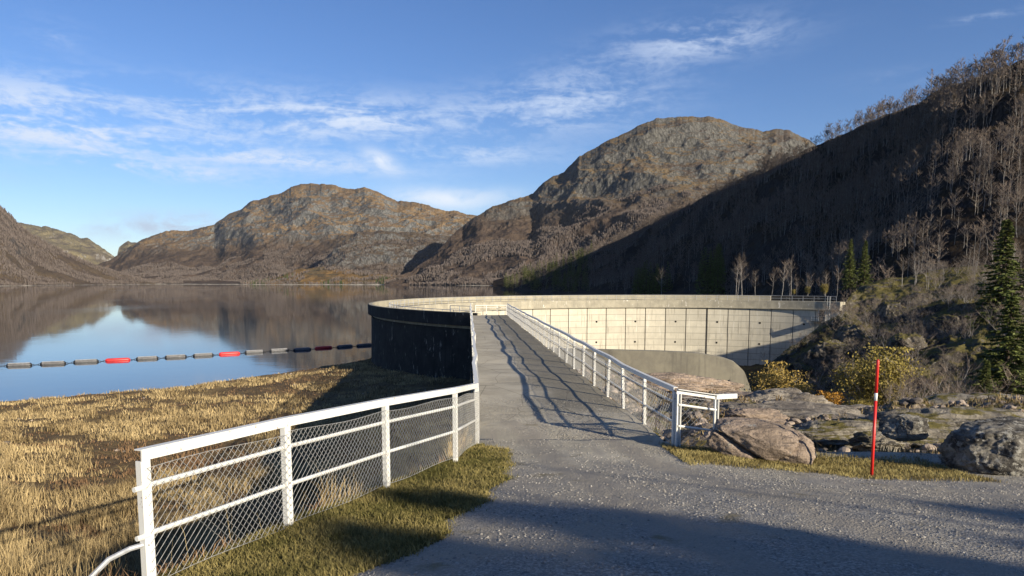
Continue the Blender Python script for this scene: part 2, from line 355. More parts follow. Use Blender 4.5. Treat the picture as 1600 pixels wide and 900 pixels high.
# ================================================================== HILLS
def interp_s(x, pts, k):
    a = np.array(pts, float); return np.interp(x, a[:, 0], a[:, k])
HG = {}
def hill(name, sky_, foot, nu, nv, prof, m, amp, nsc, kind='ridge', rough_sky=3., smooth=True, back=.5, seed=0, nback=14, oct=7, vamp=0., key=None):
    """sky_: (px, py, D) of the skyline; foot: (px, D, z). prof: (t, height share)."""
    px = np.linspace(sky_[0][0], sky_[-1][0], nu)
    py = interp_s(px, sky_, 1); D = interp_s(px, sky_, 2)
    w = max(3, nu//150); ker = np.hanning(w+2)[1:-1]; ker /= ker.sum()
    D = np.convolve(np.pad(D, w//2, 'edge'), ker, 'same')[w//2:w//2+nu] if w > 2 else D
    ax, bz = ray(px, py); RX = ax*D; RY = D; RZ = EYE+bz*D
    FD = interp_s(px, foot, 1); fz = interp_s(px, foot, 2); FX = ax*FD; FY = FD
    tt = np.linspace(0, 1, nv); pr = np.array(prof, float); g = np.interp(tt, pr[:, 0], pr[:, 1])
    kk = np.hanning(max(3, nv//12)+2)[1:-1]; kk /= kk.sum(); pad = len(kk)
    g = np.convolve(np.pad(g, pad, 'reflect', reflect_type='odd'), kk, 'same')[pad:-pad]
    X = FX[:, None]+(RX-FX)[:, None]*tt; Y = FY[:, None]+(RY-FY)[:, None]*tt; Z = fz[:, None]+(RZ-fz)[:, None]*g
    tb = 1+np.linspace(0, 1, nback+1)[1:]**1.3*back
    Xb = FX[:, None]+(RX-FX)[:, None]*tb; Yb = FY[:, None]+(RY-FY)[:, None]*tb; Zb = RZ[:, None]-(RZ-fz)[:, None]*((tb-1)/back)**1.4
    X = np.hstack([X, Xb]); Y = np.hstack([Y, Yb]); Z = np.hstack([Z, Zb]); T = np.hstack([tt, tb])
    P = vec3(X, Y, Z*1.6)/nsc+seed*31.7
    n = (ridged(P, oct, .52) if kind == 'ridge' else fbm(P, oct, .55)) 
    n2 = fbm(P*.37+5, 4)
    env = np.clip(T/.12, 0, 1)*np.where(T < .9, 1., np.clip(1-(T-.9)/.1*.85, .15, 1))
    rad = np.hypot(X, Y); ux, uy = X/rad, Y/rad
    disp = (n-np.mean(n))*amp*env
    Z = Z+disp*.75+n2*vamp*env*np.sin(np.clip(T, 0, 1)*math.pi); X = X-ux*disp*.8; Y = Y-uy*disp*.8
    # crags on the skyline itself
    Z = Z+(fbm(vec3(px, 0, seed*3.)/22., 5, .6)*rough_sky*D/F)[:, None]*np.clip((T-.8)/.2, 0, 1)
    V = np.stack([X, Y, Z], -1); HG[key or name] = (V[:, :nv].copy(), tt)
    o = fastmesh(name, V.reshape(-1, 3), grid_faces(nu, nv+nback), m, smooth=smooth)
    return tag(o, kind='structure')

Mfar = m_mountain('pale_far_rock', (.30, .29, .275), (.20, .17, .10), (.13, .11, .085), sc=.6)
Mcen = m_mountain('central_mountain', (.15, .15, .145), (.23, .155, .08), (.14, .10, .066), sc=.75, flat=(.62, .90), gz=(150, 120))
Mright = m_mountain('right_mountain', (.125, .122, .113), (.17, .12, .062), (.095, .07, .052), sc=1.0, flat=(.68, .95), gz=(185, 120))
Mlow = m_mountain('wooded_slope', (.11, .10, .095), (.105, .078, .05), (.085, .065, .052), sc=1., flat=(.4, .7))
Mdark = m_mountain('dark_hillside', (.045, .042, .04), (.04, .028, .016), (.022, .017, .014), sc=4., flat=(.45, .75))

hill('hills', [(-60, 335, 5200), (35, 348, 5000), (80, 356, 4900), (115, 366, 4800), (145, 376, 4700), (165, 390, 4600), (182, 402, 4500), (186, 384, 5200), (200, 376, 5400), (216, 379, 5400), (232, 372, 5600), (260, 376, 5600), (330, 380, 5600)],
     [(-60, 2700, WZ), (330, 2900, WZ)], 420, 120, [(0, 0), (.3, .2), (1, 1)], Mfar, 110, 420, rough_sky=4, seed=1)
hill('hills', [(150, 420, 3900), (185, 400, 3900), (212, 380, 3900), (235, 369, 3900), (262, 361, 3900), (300, 360, 3850), (335, 350, 3800), (350, 338, 3700), (375, 328, 3650), (392, 314, 3600), (440, 303, 3500), (455, 291, 3500), (485, 287, 3500), (520, 289, 3450), (545, 296, 3400), (575, 294, 3350), (600, 303, 3300), (620, 312, 3300), (660, 318, 3250), (700, 328, 3200), (745, 337, 3150), (800, 350, 3100), (860, 370, 3000)],
     [(150, 2350, WZ-1), (500, 2150, WZ-1), (860, 2300, WZ-1)], 900, 300, [(0, 0), (.18, .05), (.45, .30), (.7, .62), (.85, .84), (1, 1)], Mcen, 95, 420, rough_sky=3.5, seed=2, vamp=60, key='H_centre')
hill('hills', [(-500, 200, 1500), (-300, 240, 1650), (-120, 290, 1800), (0, 322, 1900), (12, 333, 1920), (35, 356, 1950), (60, 373, 2000), (100, 393, 2050), (150, 416, 2100), (200, 431, 2150), (235, 440, 2200), (250, 443, 2200)],
     [(-500, 900, WZ-1), (0, 1400, WZ-1), (120, 1700, WZ-1), (250, 2100, WZ-1)], 420, 160, [(0, 0), (.1, .03), (.5, .42), (1, 1)], Mlow, 30, 200, rough_sky=2, seed=3, back=1., key='H_left')
# dark knob and low mounds in front of the central mountain
hill('hills', [(490, 420, 2250), (515, 396, 2300), (540, 372, 2350), (560, 362, 2400), (600, 360, 2450), (650, 364, 2500), (690, 366, 2500), (730, 372, 2500), (780, 390, 2500), (820, 400, 2450)],
     [(490, 2000, WZ-1), (620, 1950, WZ-1), (820, 2000, WZ-1)], 380, 130, [(0, 0), (.25, .1), (.6, .6), (1, 1)], m_mountain('dark_knob', (.12, .118, .115), (.10, .075, .05), (.075, .06, .05), sc=.9, flat=(.65, .9), gz=(40, 60)), 45, 150, rough_sky=3, seed=4, key='H_knob')
hill('hills', [(380, 442, 2150), (430, 432, 2120), (460, 421, 2100), (500, 417, 2080), (540, 420, 2050), (580, 428, 2000), (640, 430, 1980), (700, 426, 1950), (760, 424, 1900), (830, 420, 1850)],
     [(380, 1900, WZ-1), (620, 1800, WZ-1), (830, 1650, WZ-1)], 360, 90, [(0, 0), (.2, .1), (1, 1)], m_mountain('low_mound', (.16, .15, .13), (.19, .115, .045), (.095, .075, .045), sc=1.6, flat=(.5, .8)), 12, 60, rough_sky=2.5, seed=5, key='H_mound')
hill('hills', [(600, 436, 1850), (640, 424, 1900), (665, 408, 1950), (688, 388, 2000), (705, 368, 2050), (722, 354, 2100), (745, 338, 2100), (770, 322, 2150), (800, 313, 2150), (832, 303, 2200), (848, 286, 2200), (880, 268, 2200), (905, 244, 2200), (930, 230, 2200), (965, 212, 2200), (1000, 194, 2200), (1025, 183, 2200), (1050, 181, 2200), (1080, 182, 2200), (1110, 183, 2200), (1130, 188, 2200), (1160, 199, 2200), (1200, 204, 2200), (1212, 200, 2200), (1235, 203, 2200), (1262, 218, 2200), (1300, 245, 2200), (1420, 300, 2200)],
     [(600, 1700, WZ-1), (800, 1450, WZ-1), (1000, 1200, WZ-1), (1420, 1100, WZ-1)], 950, 340, [(0, 0), (.12, .03), (.4, .28), (.66, .55), (.78, .70), (1, 1)], Mright, 70, 330, rough_sky=3.5, seed=6, vamp=45, key='H_right')
# the right-hand hillside, running on beyond the frame
E_SKY = [(770, 440, 1250), (800, 431, 1200), (850, 414, 1120), (900, 399, 1050), (960, 376, 980), (1030, 346, 690), (1100, 308, 605), (1140, 288, 560), (1200, 259, 515), (1262, 232, 480), (1320, 208, 490), (1380, 180, 410), (1440, 158, 345), (1480, 132, 310), (1520, 124, 290), (1600, 92, 262), (1700, 85, 245), (1900, 150, 235), (2300, 240, 230), (3000, 330, 230)]
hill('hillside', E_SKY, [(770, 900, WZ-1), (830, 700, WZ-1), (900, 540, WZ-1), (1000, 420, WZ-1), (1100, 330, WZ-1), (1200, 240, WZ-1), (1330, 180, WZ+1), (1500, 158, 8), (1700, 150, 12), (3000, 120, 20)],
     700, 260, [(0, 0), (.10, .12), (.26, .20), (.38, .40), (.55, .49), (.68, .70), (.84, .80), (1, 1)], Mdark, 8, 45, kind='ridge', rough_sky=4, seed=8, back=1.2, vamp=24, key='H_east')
hill('shore_ground', [(-400, 447.5, 1010), (0, 446.2, 1385), (120, 445, 1680), (250, 443.4, 2080), (400, 443.8, 1880), (620, 444, 1785), (700, 444.6, 1600), (790, 446, 1440)],
     [(-400, 990, WZ-.3), (0, 1365, WZ-.3), (120, 1660, WZ-.3), (250, 2060, WZ-.3), (400, 1860, WZ-.3), (620, 1765, WZ-.3), (700, 1580, WZ-.3), (790, 1420, WZ-.3)], 400, 12, [(0, 0), (1, 1)], m_simple('pale_shore_stones', (.30, .27, .21), .9, .1, .6, .05), .6, 20, rough_sky=.9, seed=14, back=.05)
# ------------------------------------------------------------------ lake
m, t, b = mat('lake_water'); p = pos(t)
rip = t.noise(t.mapping(p, (.5, 1.0, 1)), .5, 3, .5); rip2 = t.noise(t.mapping(p, (1, .25, 1)), .02, 3, .5)
base(t, b, (.012, .02, .028), .03, .5); b.inputs['IOR'].default_value = 1.6
rr = t.ramp(rip2, .4, .7, .02, .07); t.link(rr, b.inputs['Roughness'])
bump(t, b, rip, .06, .12)
_a = np.radians(np.linspace(228.6, 41, 80))
_poly = [(-3500, 20), (-30, 20), (-8, 55)]+[(28.+47.2*math.cos(q), 101.+47.2*math.sin(q)) for q in _a]+[(75, 136), (2200, 136), (2200, 4200), (-3500, 4200)]
_me = bpy.data.meshes.new('water'); _me.from_pydata([(x, y, WZ) for x, y in _poly], [], [tuple(range(len(_poly)))]); _me.materials.append(m); _me.update()
_o = bpy.data.objects.new('water', _me); COL.objects.link(_o); tag(_o, kind='structure')

# ================================================================== NEAR GROUND
def rbf_fit(pts, lam=.02):
    C = np.array(pts, float); d = np.linalg.norm(C[:, None, :2]-C[None, :, :2], axis=-1)
    n = len(C); K = d+lam*np.eye(n)*0; A = np.zeros((n+3, n+3)); A[:n, :n] = K+np.eye(n)*lam
    Pm = np.c_[np.ones(n), C[:, :2]]; A[:n, n:] = Pm; A[n:, :n] = Pm.T
    w = np.linalg.solve(A, np.r_[C[:, 2], 0, 0, 0])
    def f(X, Y):
        s = w[n]+w[n+1]*X+w[n+2]*Y
        for i in range(n): s = s+w[i]*np.hypot(X-C[i, 0], Y-C[i, 1])
        return s
    return f
yard_f = rbf_fit([(0, 0, 10.3), (0, 4.2, 10.12), (-2.85, 5.3, 9.6), (-2.2, 6.8, 9.57), (-1.55, 8.6, 9.43), (-.9, 10.6, 9.25), (-.65, 12.9, 9.0), (1, 13, 9.0), (2.9, 12.7, 9.0), (5.6, 10.8, 8.95),
                  (8, 11, 8.95), (0, 8.6, 9.5), (3, 8, 9.6), (3.2, 4.2, 10.1), (10, 5, 9.95), (0, -12, 10.6), (20, 0, 10.4), (20, -20, 10.8), (14, 11, 9.1), (-6, 1, 9.9), (-2, 20, 8.7), (3, 20, 8.7)])
bank_f = rbf_fit([(-46.9, 64, WZ), (-38, 69.3, WZ), (-29.5, 81, WZ), (-24.6, 90, WZ), (-19.6, 100, WZ), (-60, 62, 0), (-46, 80, -1.5), (-35, 95, -2), (-28, 110, -2.5), (-80, 75, -3), (-60, 100, -5),
                  (-5.3, 7.4, 8.8), (-3.6, 10, 6.5), (-3.3, 8, 7.7), (-4, 16, 5.7), (-10, 16, 6.3), (-6, 30, 4.1), (-14, 30, 4.5), (-9, 50, 2.7), (-20, 50, 2.9), (-12, 80, 1.9), (-15, 96, 1.6), (-30, 60, 2.3), (-40, 50, 2.1), (-20, 20, 6.4), (-40, 25, 5.6),
                  (-10, 3, 9.2), (-5, 2, 9.8), (-30, 5, 8.3), (-60, 30, 3.6), (-60, 45, 1.6), (-8, 8, 8.3), (-90, 40, .5), (-2, 12, 6.0), (-2, 20, 5.2), (0, 45, 4)])
right_f = rbf_fit([tuple(at(*q)) for q in [(1000, 605, 36), (1050, 625, 29), (1100, 640, 25), (1100, 672, 17), (1010, 650, 20), (1150, 648, 26), (1200, 690, 15.5), (1290, 690, 16), (1380, 690, 16), (1480, 690, 15), (1620, 690, 15), (1450, 655, 24), (1600, 650, 24), (1300, 665, 21), (1200, 655, 24), (1750, 680, 16)]] +
                  [(2.9, 16, 7.6), (6, 13.2, 8.75), (9, 13, 8.8), (12, 12.6, 8.9), (4.2, 13.3, 8.6), (1.5, 30, 6.4), (0, 45, 5.2), (-1, 60, 4.5), (7, 48, 5.4), (14, 50, 3.0), (18, 52, 1.), (10, 70, -1), (25, 75, -4), (30, 105, -6.5), (45, 120, -6), (20, 140, -6.5), (50, 135, -4.5),
                   (22, 42, 1.5), (32, 48, 1.5), (30, 60, -2.5), (45, 60, 0), (30, 32, 6.3), (22, 31, 5.5), (18, 34, 3.4), (40, 36, 5), (60, 50, 4), (30, 12, 9.5), (60, 20, 9), (0, 90, -3), (-8, 110, -5), (60, 90, 0), (52, 105, -3), (90, 60, 6), (6, 58, 1.5)])
def deckL(y): return -.64+(y-12.9)*(-3.87+.64)/(66-12.9)
def deckR(y): return 2.92+(y-12.7)*(-.42-2.92)/(66-12.7)
def fence_x(y):   # left fence line, yard edge
    return np.interp(y, [-30, 0, 4, 5.3, 6.8, 8.6, 10.6, 12.9], [-9, -5.2, -3.5, -2.95, -2.30, -1.62, -.98, -.72])
def ground_z(X, Y):
    yz = yard_f(X, Y); bz = bank_f(X, Y)+.18*fbm(vec3(X, Y)/2.2, 4)+.35*fbm(vec3(X, Y)/9., 3); rz = np.minimum(right_f(X, Y), np.where(X > 40, 7.-.02*(X-40), 1e3)); rz = np.where(X > 60, np.clip(rz, -6, 7), rz)
    nr = fbm(vec3(X, Y)/3., 6, .6); rz = rz+nr*np.clip((Y-14)/8, 0, .8)+ridged(vec3(X, Y, 3)/7., 4)*np.clip((Y-16)/12, 0, .6)-.15
    rz = np.minimum(rz, yz+.25)*np.where(Y < 11.5, 0, 1)+np.where(Y < 11.5, 1, 0)*rz
    # bank / yard edge
    Lx = np.where(Y < 12.9, fence_x(np.minimum(Y, 12.9)), deckL(Y)-.05)
    kb = sstep(0., .4, Lx-.05-X)                                    # 1 = bank
    edge = np.where(X < 3., 13.7, 12.9+.35*np.sin(X*1.1))+np.clip(X-4, 0, 4)*-.15
    kr = np.maximum(sstep(-.2, 1.6, Y-edge), 0)
    Z = yz+.012*fbm(vec3(X, Y)/.35, 3)+.03*fbm(vec3(X, Y)/1.6, 2)
    Z = np.where(X > Lx, Z*(1-kr)+rz*kr, Z)
    Z = np.where((Y < 12.9) | (X < Lx), Z*(1-kb)+np.minimum(bz, yz+.1)*kb, Z)
    Z = np.where((Y >= 12.9) & (X < Lx), np.minimum(bz, 8.4), Z)
    # under the deck keep the ground low
    und = (Y > 13.4) & (X > deckL(Y)-.1) & (X < deckR(Y)+.1)
    Z = np.where(und, np.minimum(Z, 8.3), Z)
    return Z
def in_dam(X, Y): return np.hypot(X-DC[0], Y-DC[1]) < DR+1.6
th = np.concatenate([np.linspace(-180, -56, 60)[:-1], np.linspace(-56, 52, 1150), np.linspace(52, 180, 60)[1:]])
th = np.radians(th); r = np.concatenate([[.3], np.geomspace(1.2, 175, 520)])
TH, RR = np.meshgrid(th, r, indexing='ij'); GX = RR*np.sin(TH); GY = RR*np.cos(TH)
GZ = ground_z(GX, GY)
fc = grid_faces(len(th), len(r)); cxm = GX.ravel()[fc].mean(1); cym = GY.ravel()[fc].mean(1)
Lxc = np.where(cym < 12.9, fence_x(np.minimum(cym, 12.9)), deckL(cym)-.05)
inside_arc = in_dam(cxm, cym)
is_bank = (cxm < Lxc) & ~(inside_arc)
wob = .5*fbm(vec3(cxm, cym)/1.4, 4)
vergeR = np.interp(cym, [-2, 3, 4.2, 5.5, 7, 9, 11, 12, 12.6], [-3.4, -2.6, -1.55, -.75, -.35, -.1, .0, -.15, -.5])+wob*.6
is_verge = (~is_bank) & (cxm < vergeR) & (cym > -3) & (cym < 12.9)
vr = (np.abs(cym-(11.6-.12*(cxm-6)+wob*.7)) < .75) & (cxm > 2.9) & (cxm < 6.6)
is_verge |= vr & ~is_bank
is_yard = (~is_bank) & (~is_verge) & (cym < 13.6+wob*.4) 
is_rub = (~is_bank) & (~is_verge) & (~is_yard) & (np.hypot(cxm, cym) < 58) & (cxm < 45)
is_val = ~(is_bank | is_verge | is_yard | is_rub)
def sub(name, mask, m, kind='structure'):
    f = fc[mask]; u, inv = np.unique(f, return_inverse=True)
    V = np.stack([GX, GY, GZ], -1).reshape(-1, 3)[u]
    return tag(fastmesh(name, V, inv.reshape(f.shape), m, smooth=True), kind=kind)
rcen = np.hypot(cxm, cym); lake_drop = (cym > 100) & (cxm < -19)
sub('gravel_road', is_yard, M['gravel']); sub('verge', is_verge, M['turf']); sub('shore_ground', is_bank & ~((cym > 112)), M['bank'])
sub('rocky_ground', is_rub, M['rubble']); sub('valley_floor', is_val & (np.hypot(cxm-DC[0], cym-DC[1]) < DR-.1) | (is_val & (cxm > 20) & (cym < 115) & (cxm+cym*.2 > 20) & ~lake_drop & (cym-DC[1] < (cxm-DC[0])*1.1)), M['valley'])

# knoll with the cliff at the right abutment
hill('cliff_ground', [(1165, 610, 98), (1185, 590, 100), (1200, 566, 102), (1240, 540, 104), (1282, 508, 106), (1318, 486, 108), (1340, 490, 110), (1370, 494, 112), (1420, 486, 112), (1480, 466, 112), (1540, 436, 110), (1600, 422, 109), (1700, 426, 106), (1900, 432, 98), (2300, 432, 85)],
     [(1165, 90, -5), (1200, 88, -4.5), (1260, 82, -3), (1330, 72, -1), (1420, 60, 1.5), (1600, 52, 3.2), (1900, 50, 5), (2300, 50, 8)], 620, 300, [(0, 0), (.2, .12), (.4, .30), (.6, .52), (.8, .80), (1, 1)], M['cliff'], 4.5, 14, kind='ridge', rough_sky=3, seed=11, back=.3, vamp=2, key='H_cliff')
hill('cliff_ground', [(1316, 492, 134), (1322, 470, 138), (1330, 459, 142), (1345, 447, 147), (1370, 438, 149), (1420, 431, 152), (1480, 419, 152), (1540, 415, 150), (1600, 420, 147), (1700, 426, 140), (1900, 436, 125)],
     [(1316, 131, 0), (1345, 129, 1.5), (1370, 126, 2.5), (1420, 122, 3), (1480, 118, 5), (1600, 114, 9), (1900, 104, 10)], 420, 130, [(0, 0), (.3, .35), (.55, .66), (.8, .92), (1, 1)], M['cliff'], 2.2, 9, kind='ridge', rough_sky=3, seed=12, back=.5, vamp=1, key='H_top')

# ================================================================== DAM
def m_damface():
    m, t, b = mat('dam_concrete_panels'); uv = t.new('ShaderNodeUVMap', uv_map='UVMap').outputs[0]
    br = t.new('ShaderNodeTexBrick'); br.offset = 0.; br.squash = 1.; t.link(uv, br.inputs['Vector'])
    br.inputs['Color1'].default_value = (.53, .495, .405, 1); br.inputs['Color2'].default_value = (.40, .375, .31, 1); br.inputs['Mortar'].default_value = (.24, .225, .19, 1)
    br.inputs['Scale'].default_value = 1; br.inputs['Mortar Size'].default_value = .012; br.inputs['Mortar Smooth'].default_value = .3
    br.inputs['Brick Width'].default_value = 1; br.inputs['Row Height'].default_value = .3; br.inputs['Bias'].default_value = -.35
    p = pos(t); n = t.noise(p, .8, 6, .6, .3); n2 = t.noise(t.mapping(p, (2.5, 2.5, .25)), 1., 5, .6)
    c = t.mix(t.ramp(n, .35, .7, 0, .35), br.outputs['Color'], (.35, .33, .275)); c = t.mix(t.ramp(n2, .52, .72, 0, .75), c, (.26, .24, .195)); c = t.mix(t.ramp(t.noise(t.mapping(p, (1.1, 1.1, .12)), 1.3, 5, .7), .60, .68, 0, .5), c, (.62, .60, .53))
    base(t, b, c, .93, .15); bump(t, b, n, .2, .05); return m
def m_conc(name, c0, c1, stain=(.2, .19, .16), streak=.6, white=0.):
    m, t, b = mat(name); p = pos(t); n = t.noise(p, .7, 7, .65, .3); n2 = t.noise(t.mapping(p, (3, 3, .22)), 1., 5, .65); n3 = t.noise(p, 14, 5, .7)
    c = t.mix(t.ramp(n, .35, .65), c0, c1); c = t.mix(t.ramp(n2, .5, .72, 0, streak), c, stain)
    if white: c = t.mix(t.math('MULTIPLY', t.ramp(t.noise(t.mapping(p, (1.6, 1.6, .5)), 1.3, 5, .7), .60, .66), white), c, (.66, .63, .56))
    c = t.mix(t.ramp(n3, .6, .75, 0, .4), c, tuple(v*.5 for v in c1)); base(t, b, c, .93, .15); bump(t, b, n3, .3, .02); return m
M['damface'] = m_damface(); M['parapet'] = m_conc('parapet_concrete', (.36, .33, .255), (.27, .25, .195), white=.0)
M['fascia'] = m_conc('crest_concrete', (.37, .34, .265), (.27, .25, .20), white=.9)
M['upstream'] = m_conc('dark_concrete', (.042, .042, .04), (.026, .026, .026), (.016, .016, .016), .7, white=.25)  # near-black concrete with darker streaks and sparse pale stains
M['block'] = m_conc('old_grey_concrete', (.265, .245, .19), (.20, .185, .15), (.14, .13, .11), .7)
M['black'] = m_simple('dark_opening', (.012, .012, .012), .9)
M['door'] = m_simple('dark_green_door', (.05, .06, .055), .6)

CZ = 8.0; PT = 9.0; A0, A1 = 228.9, 43.0      # crest level, parapet top, arc angles (deg)
def arcpt(a, rr, z): return np.stack([DC[0]+rr*np.cos(np.radians(a)), DC[1]+rr*np.sin(np.radians(a)), np.broadcast_to(z, np.shape(a))], -1)
dam = empty('dam', (DC[0], DC[1], 0)); tag(dam, 'tall curved concrete arch dam with pale panelled face holding back the lake', 'dam')
def sweep(name, prof, m, a0=A0, a1=A1, n=260, par=None, smooth=False, closed=True):
    a = np.linspace(a0, a1, n); k = len(prof); V = np.concatenate([arcpt(a, q[0], q[1])[:, None] for q in prof], 1).reshape(-1, 3)
    V[:, 0] -= DC[0]; V[:, 1] -= DC[1]
    Q = []
    for j in range(k if closed else k-1):
        j2 = (j+1) % k; i = np.arange(n-1); Q.append(np.stack([i*k+j, i*k+j2, (i+1)*k+j2, (i+1)*k+j], 1))
    caps = [np.array([[0+j for j in range(k)]]), np.array([[(n-1)*k+j for j in range(k)][::-1]])] if closed else []
    return fastmesh(name, V, [np.concatenate(Q)]+caps, m, parent=par or dam, smooth=smooth)
# downstream face with recessed vertical joints
STEP = 5.25; a_list = [];  r_list = []; joints = np.arange(43.5, 224, STEP)[1:]
for k, ja in enumerate(joints):
    w = .10; deep = .16
    if abs(ja-(43.5+STEP*6)) < .1: w, deep = .22, .5
    a_list += [ja-w-.02, ja-w, ja+w, ja+w+.02]; r_list += [DR, DR+deep, DR+deep, DR]
a_all = np.array([A1]+a_list+[A0]); r_all = np.array([DR]+r_list+[DR])
fa, fr = [], []
for i in range(len(a_all)-1):
    m_ = max(1, int((a_all[i+1]-a_all[i])/1.3)); s_ = np.linspace(0, 1, m_, endpoint=False)
    fa += list(a_all[i]+(a_all[i+1]-a_all[i])*s_); fr += list(r_all[i]+(r_all[i+1]-r_all[i])*s_)
fa.append(A0); fr.append(DR); fa = np.array(fa); fr = np.array(fr)
V = np.stack([arcpt(fa, fr, 6.45), arcpt(fa, fr, -9.)], 1).reshape(-1, 3); V[:, :2] -= DC
uv = np.stack([np.repeat((fa-43.5)/STEP, 2), np.tile([(6.45)/4.2, (-9.)/4.2], len(fa))], 1)
i = np.arange(len(fa)-1); fastmesh('downstream_face', V, np.stack([i*2, i*2+1, i*2+3, i*2+2], 1), M['damface'], parent=dam, uv=uv)
sweep('upstream_face', [(DR+.8, CZ-.6), (DR+2.2, CZ-.6), (DR+2.5, -9), (DR+.8, -9)], M['upstream'])
sweep('crest_band', [(DR-.22, CZ), (DR+2.05, CZ), (DR+2.05, CZ-.55), (DR+.81, CZ-.56), (DR+.5, 6.44), (DR-.22, 6.44)], M['fascia'])
sweep('ledge', [(DR-.40, 6.43), (DR-.223, 6.43), (DR-.223, 6.62), (DR-.40, 6.6)], M['parapet'])
sweep('parapet', [(DR+2.06, PT), (DR+2.5, PT), (DR+2.5, CZ-.05), (DR+2.06, CZ-.05)], M['parapet'], a0=A0, a1=60)
sweep('upstream_band', [(DR+2.503, PT-.02), (DR+2.62, PT-.02), (DR+2.62, PT-1.25), (DR+2.25, PT-1.25), (DR+2.25, PT-1.2), (DR+2.503, PT-1.2)], M['upstream'])
# pour marks of the upstream band are in the material; drain holes
for k, ja in enumerate(joints[:12]):
    a = ja+STEP/2
    for z in ((3.6, -.6, -4.8) if k % 2 == 0 else ()):
        c = arcpt(a, DR-.01, z)-np.array([DC[0], DC[1], 0]); mb = MB(); mb.tube([c, c+np.array([-math.cos(R(a)), -math.sin(R(a)), 0])*-.1], .19, 8)
        hp = mb.build('drain_hole', M['black'], dam)
        rim = MB(); d_ = np.array([-math.cos(R(a)), -math.sin(R(a)), 0]); rim.tube([c+d_*.005, c+d_*.04], [.24, .20], 8, cap=False); rim.build('drain_rim', M['block'], hp)
# handrail along the downstream edge of the crest
def rail_arc(a0, a1, z0, h, name, r0=DR-.12, posts=2.6, rad=.03):
    aa = np.arange(a1, a0, posts); mb = MB()
    for z in (h, h*.52): mb.tube(arcpt(np.linspace(a0, a1, 160), r0, z0+z)-np.array([*DC, 0]), rad, 4)
    for a in aa: p0 = arcpt(a, r0, z0)-np.array([*DC, 0]); mb.tube([p0, p0+[0, 0, h]], rad*1.15, 4)
    return mb.build(name, M['galvpipe'], dam)
rail_arc(225, 44, CZ, 1.02, 'handrail')
# door and platform at the right abutment
a = 47.2; c = arcpt(a, DR-.02, 0)-np.array([*DC, 0]); nrm = np.array([-math.cos(R(a)), -math.sin(R(a)), 0]); rz = R(a)
d = MB().box(c+nrm*.03+[0, 0, 5.35], (.1, 1.1, 2.0), rz).build('door', M['door'], dam)
f = MB()
for s_ in (-1, 1): f.box(c+nrm*.06+[0, 0, 5.35]+s_*.6*np.array([-math.sin(rz), math.cos(rz), 0]), (.16, .12, 2.12), rz)
f.box(c+nrm*.06+[0, 0, 6.5], (.16, 1.32, .12), rz); f.build('door_frame', M['galvpipe'], d)
pf = MB().box(c+nrm*.7+[0, 0, 4.25], (1.4, 3.2, .12), rz).build('platform', M['door'], dam)
ld = MB(); tdir = np.array([-math.sin(rz), math.cos(rz), 0])
for s_ in (-1, 1): ld.bar(c+nrm*.3+tdir*(-1.2+s_*.22)+[0, 0, 4.3], c+nrm*.3+tdir*(-1.2+s_*.22)+[0, 0, 9.], .05, .05, up=(1, 0, 0))
for z in np.arange(4.6, 8.9, .3): ld.bar(c+nrm*.3+tdir*-1.42+[0, 0, z], c+nrm*.3+tdir*-.98+[0, 0, z], .03, .03)
ld.build('ladder', M['galvpipe'], dam)
hk = MB()
for s_ in (-1.5, 1.5):
    hk.tube([c+nrm*1.35+tdir*s_+[0, 0, 4.3], c+nrm*1.35+tdir*s_+[0, 0, 5.3]], .03, 4)
for z in (4.8, 5.3): hk.tube([c+nrm*1.35+tdir*-1.5+[0, 0, z], c+nrm*1.35+tdir*1.5+[0, 0, z]], .025, 4)
hk.build('platform_rail', M['galvpipe'], dam)

# guide wall below the dam
wt = [at(800, 540, 64), at(870, 545, 62), at(960, 547, 60), at(1040, 549, 59), at(1090, 552, 58.2), at(1125, 558, 57.8), at(1148, 566, 57.5), at(1163, 580, 57.4), at(1172, 605, 57.3), at(1182, 645, 57.2)]
wt = np.array(wt); n_ = len(wt); tt_ = np.linspace(0, n_-1, 60); P_ = np.stack([np.interp(tt_, range(n_), wt[:, k]) for k in range(3)], 1)
dn = np.gradient(P_[:, :2], axis=0); dn /= np.linalg.norm(dn, axis=1)[:, None]; nn = np.stack([-dn[:, 1], dn[:, 0]], 1)
for k in range(3): P_[1:-1, k] = (P_[:-2, k]+2*P_[1:-1, k]+P_[2:, k])/4
V = []
for q, nrm_ in zip(P_, nn):
    V += [[q[0], q[1], -6], [q[0], q[1], q[2]], [q[0]+nrm_[0]*.6, q[1]+nrm_[1]*.6, q[2]+.02], [q[0]+nrm_[0]*.6, q[1]+nrm_[1]*.6, -6]]
Q = [[i*4+j, i*4+(j+1) % 4, (i+1)*4+(j+1) % 4, (i+1)*4+j] for i in range(59) for j in range(4)]+[[0, 1, 2, 3], [239, 238, 237, 236]]
tag(fastmesh('guide_wall', np.array(V), np.array(Q), M['block']), 'low old grey concrete wall with rounded end in front of the dam face', 'wall')

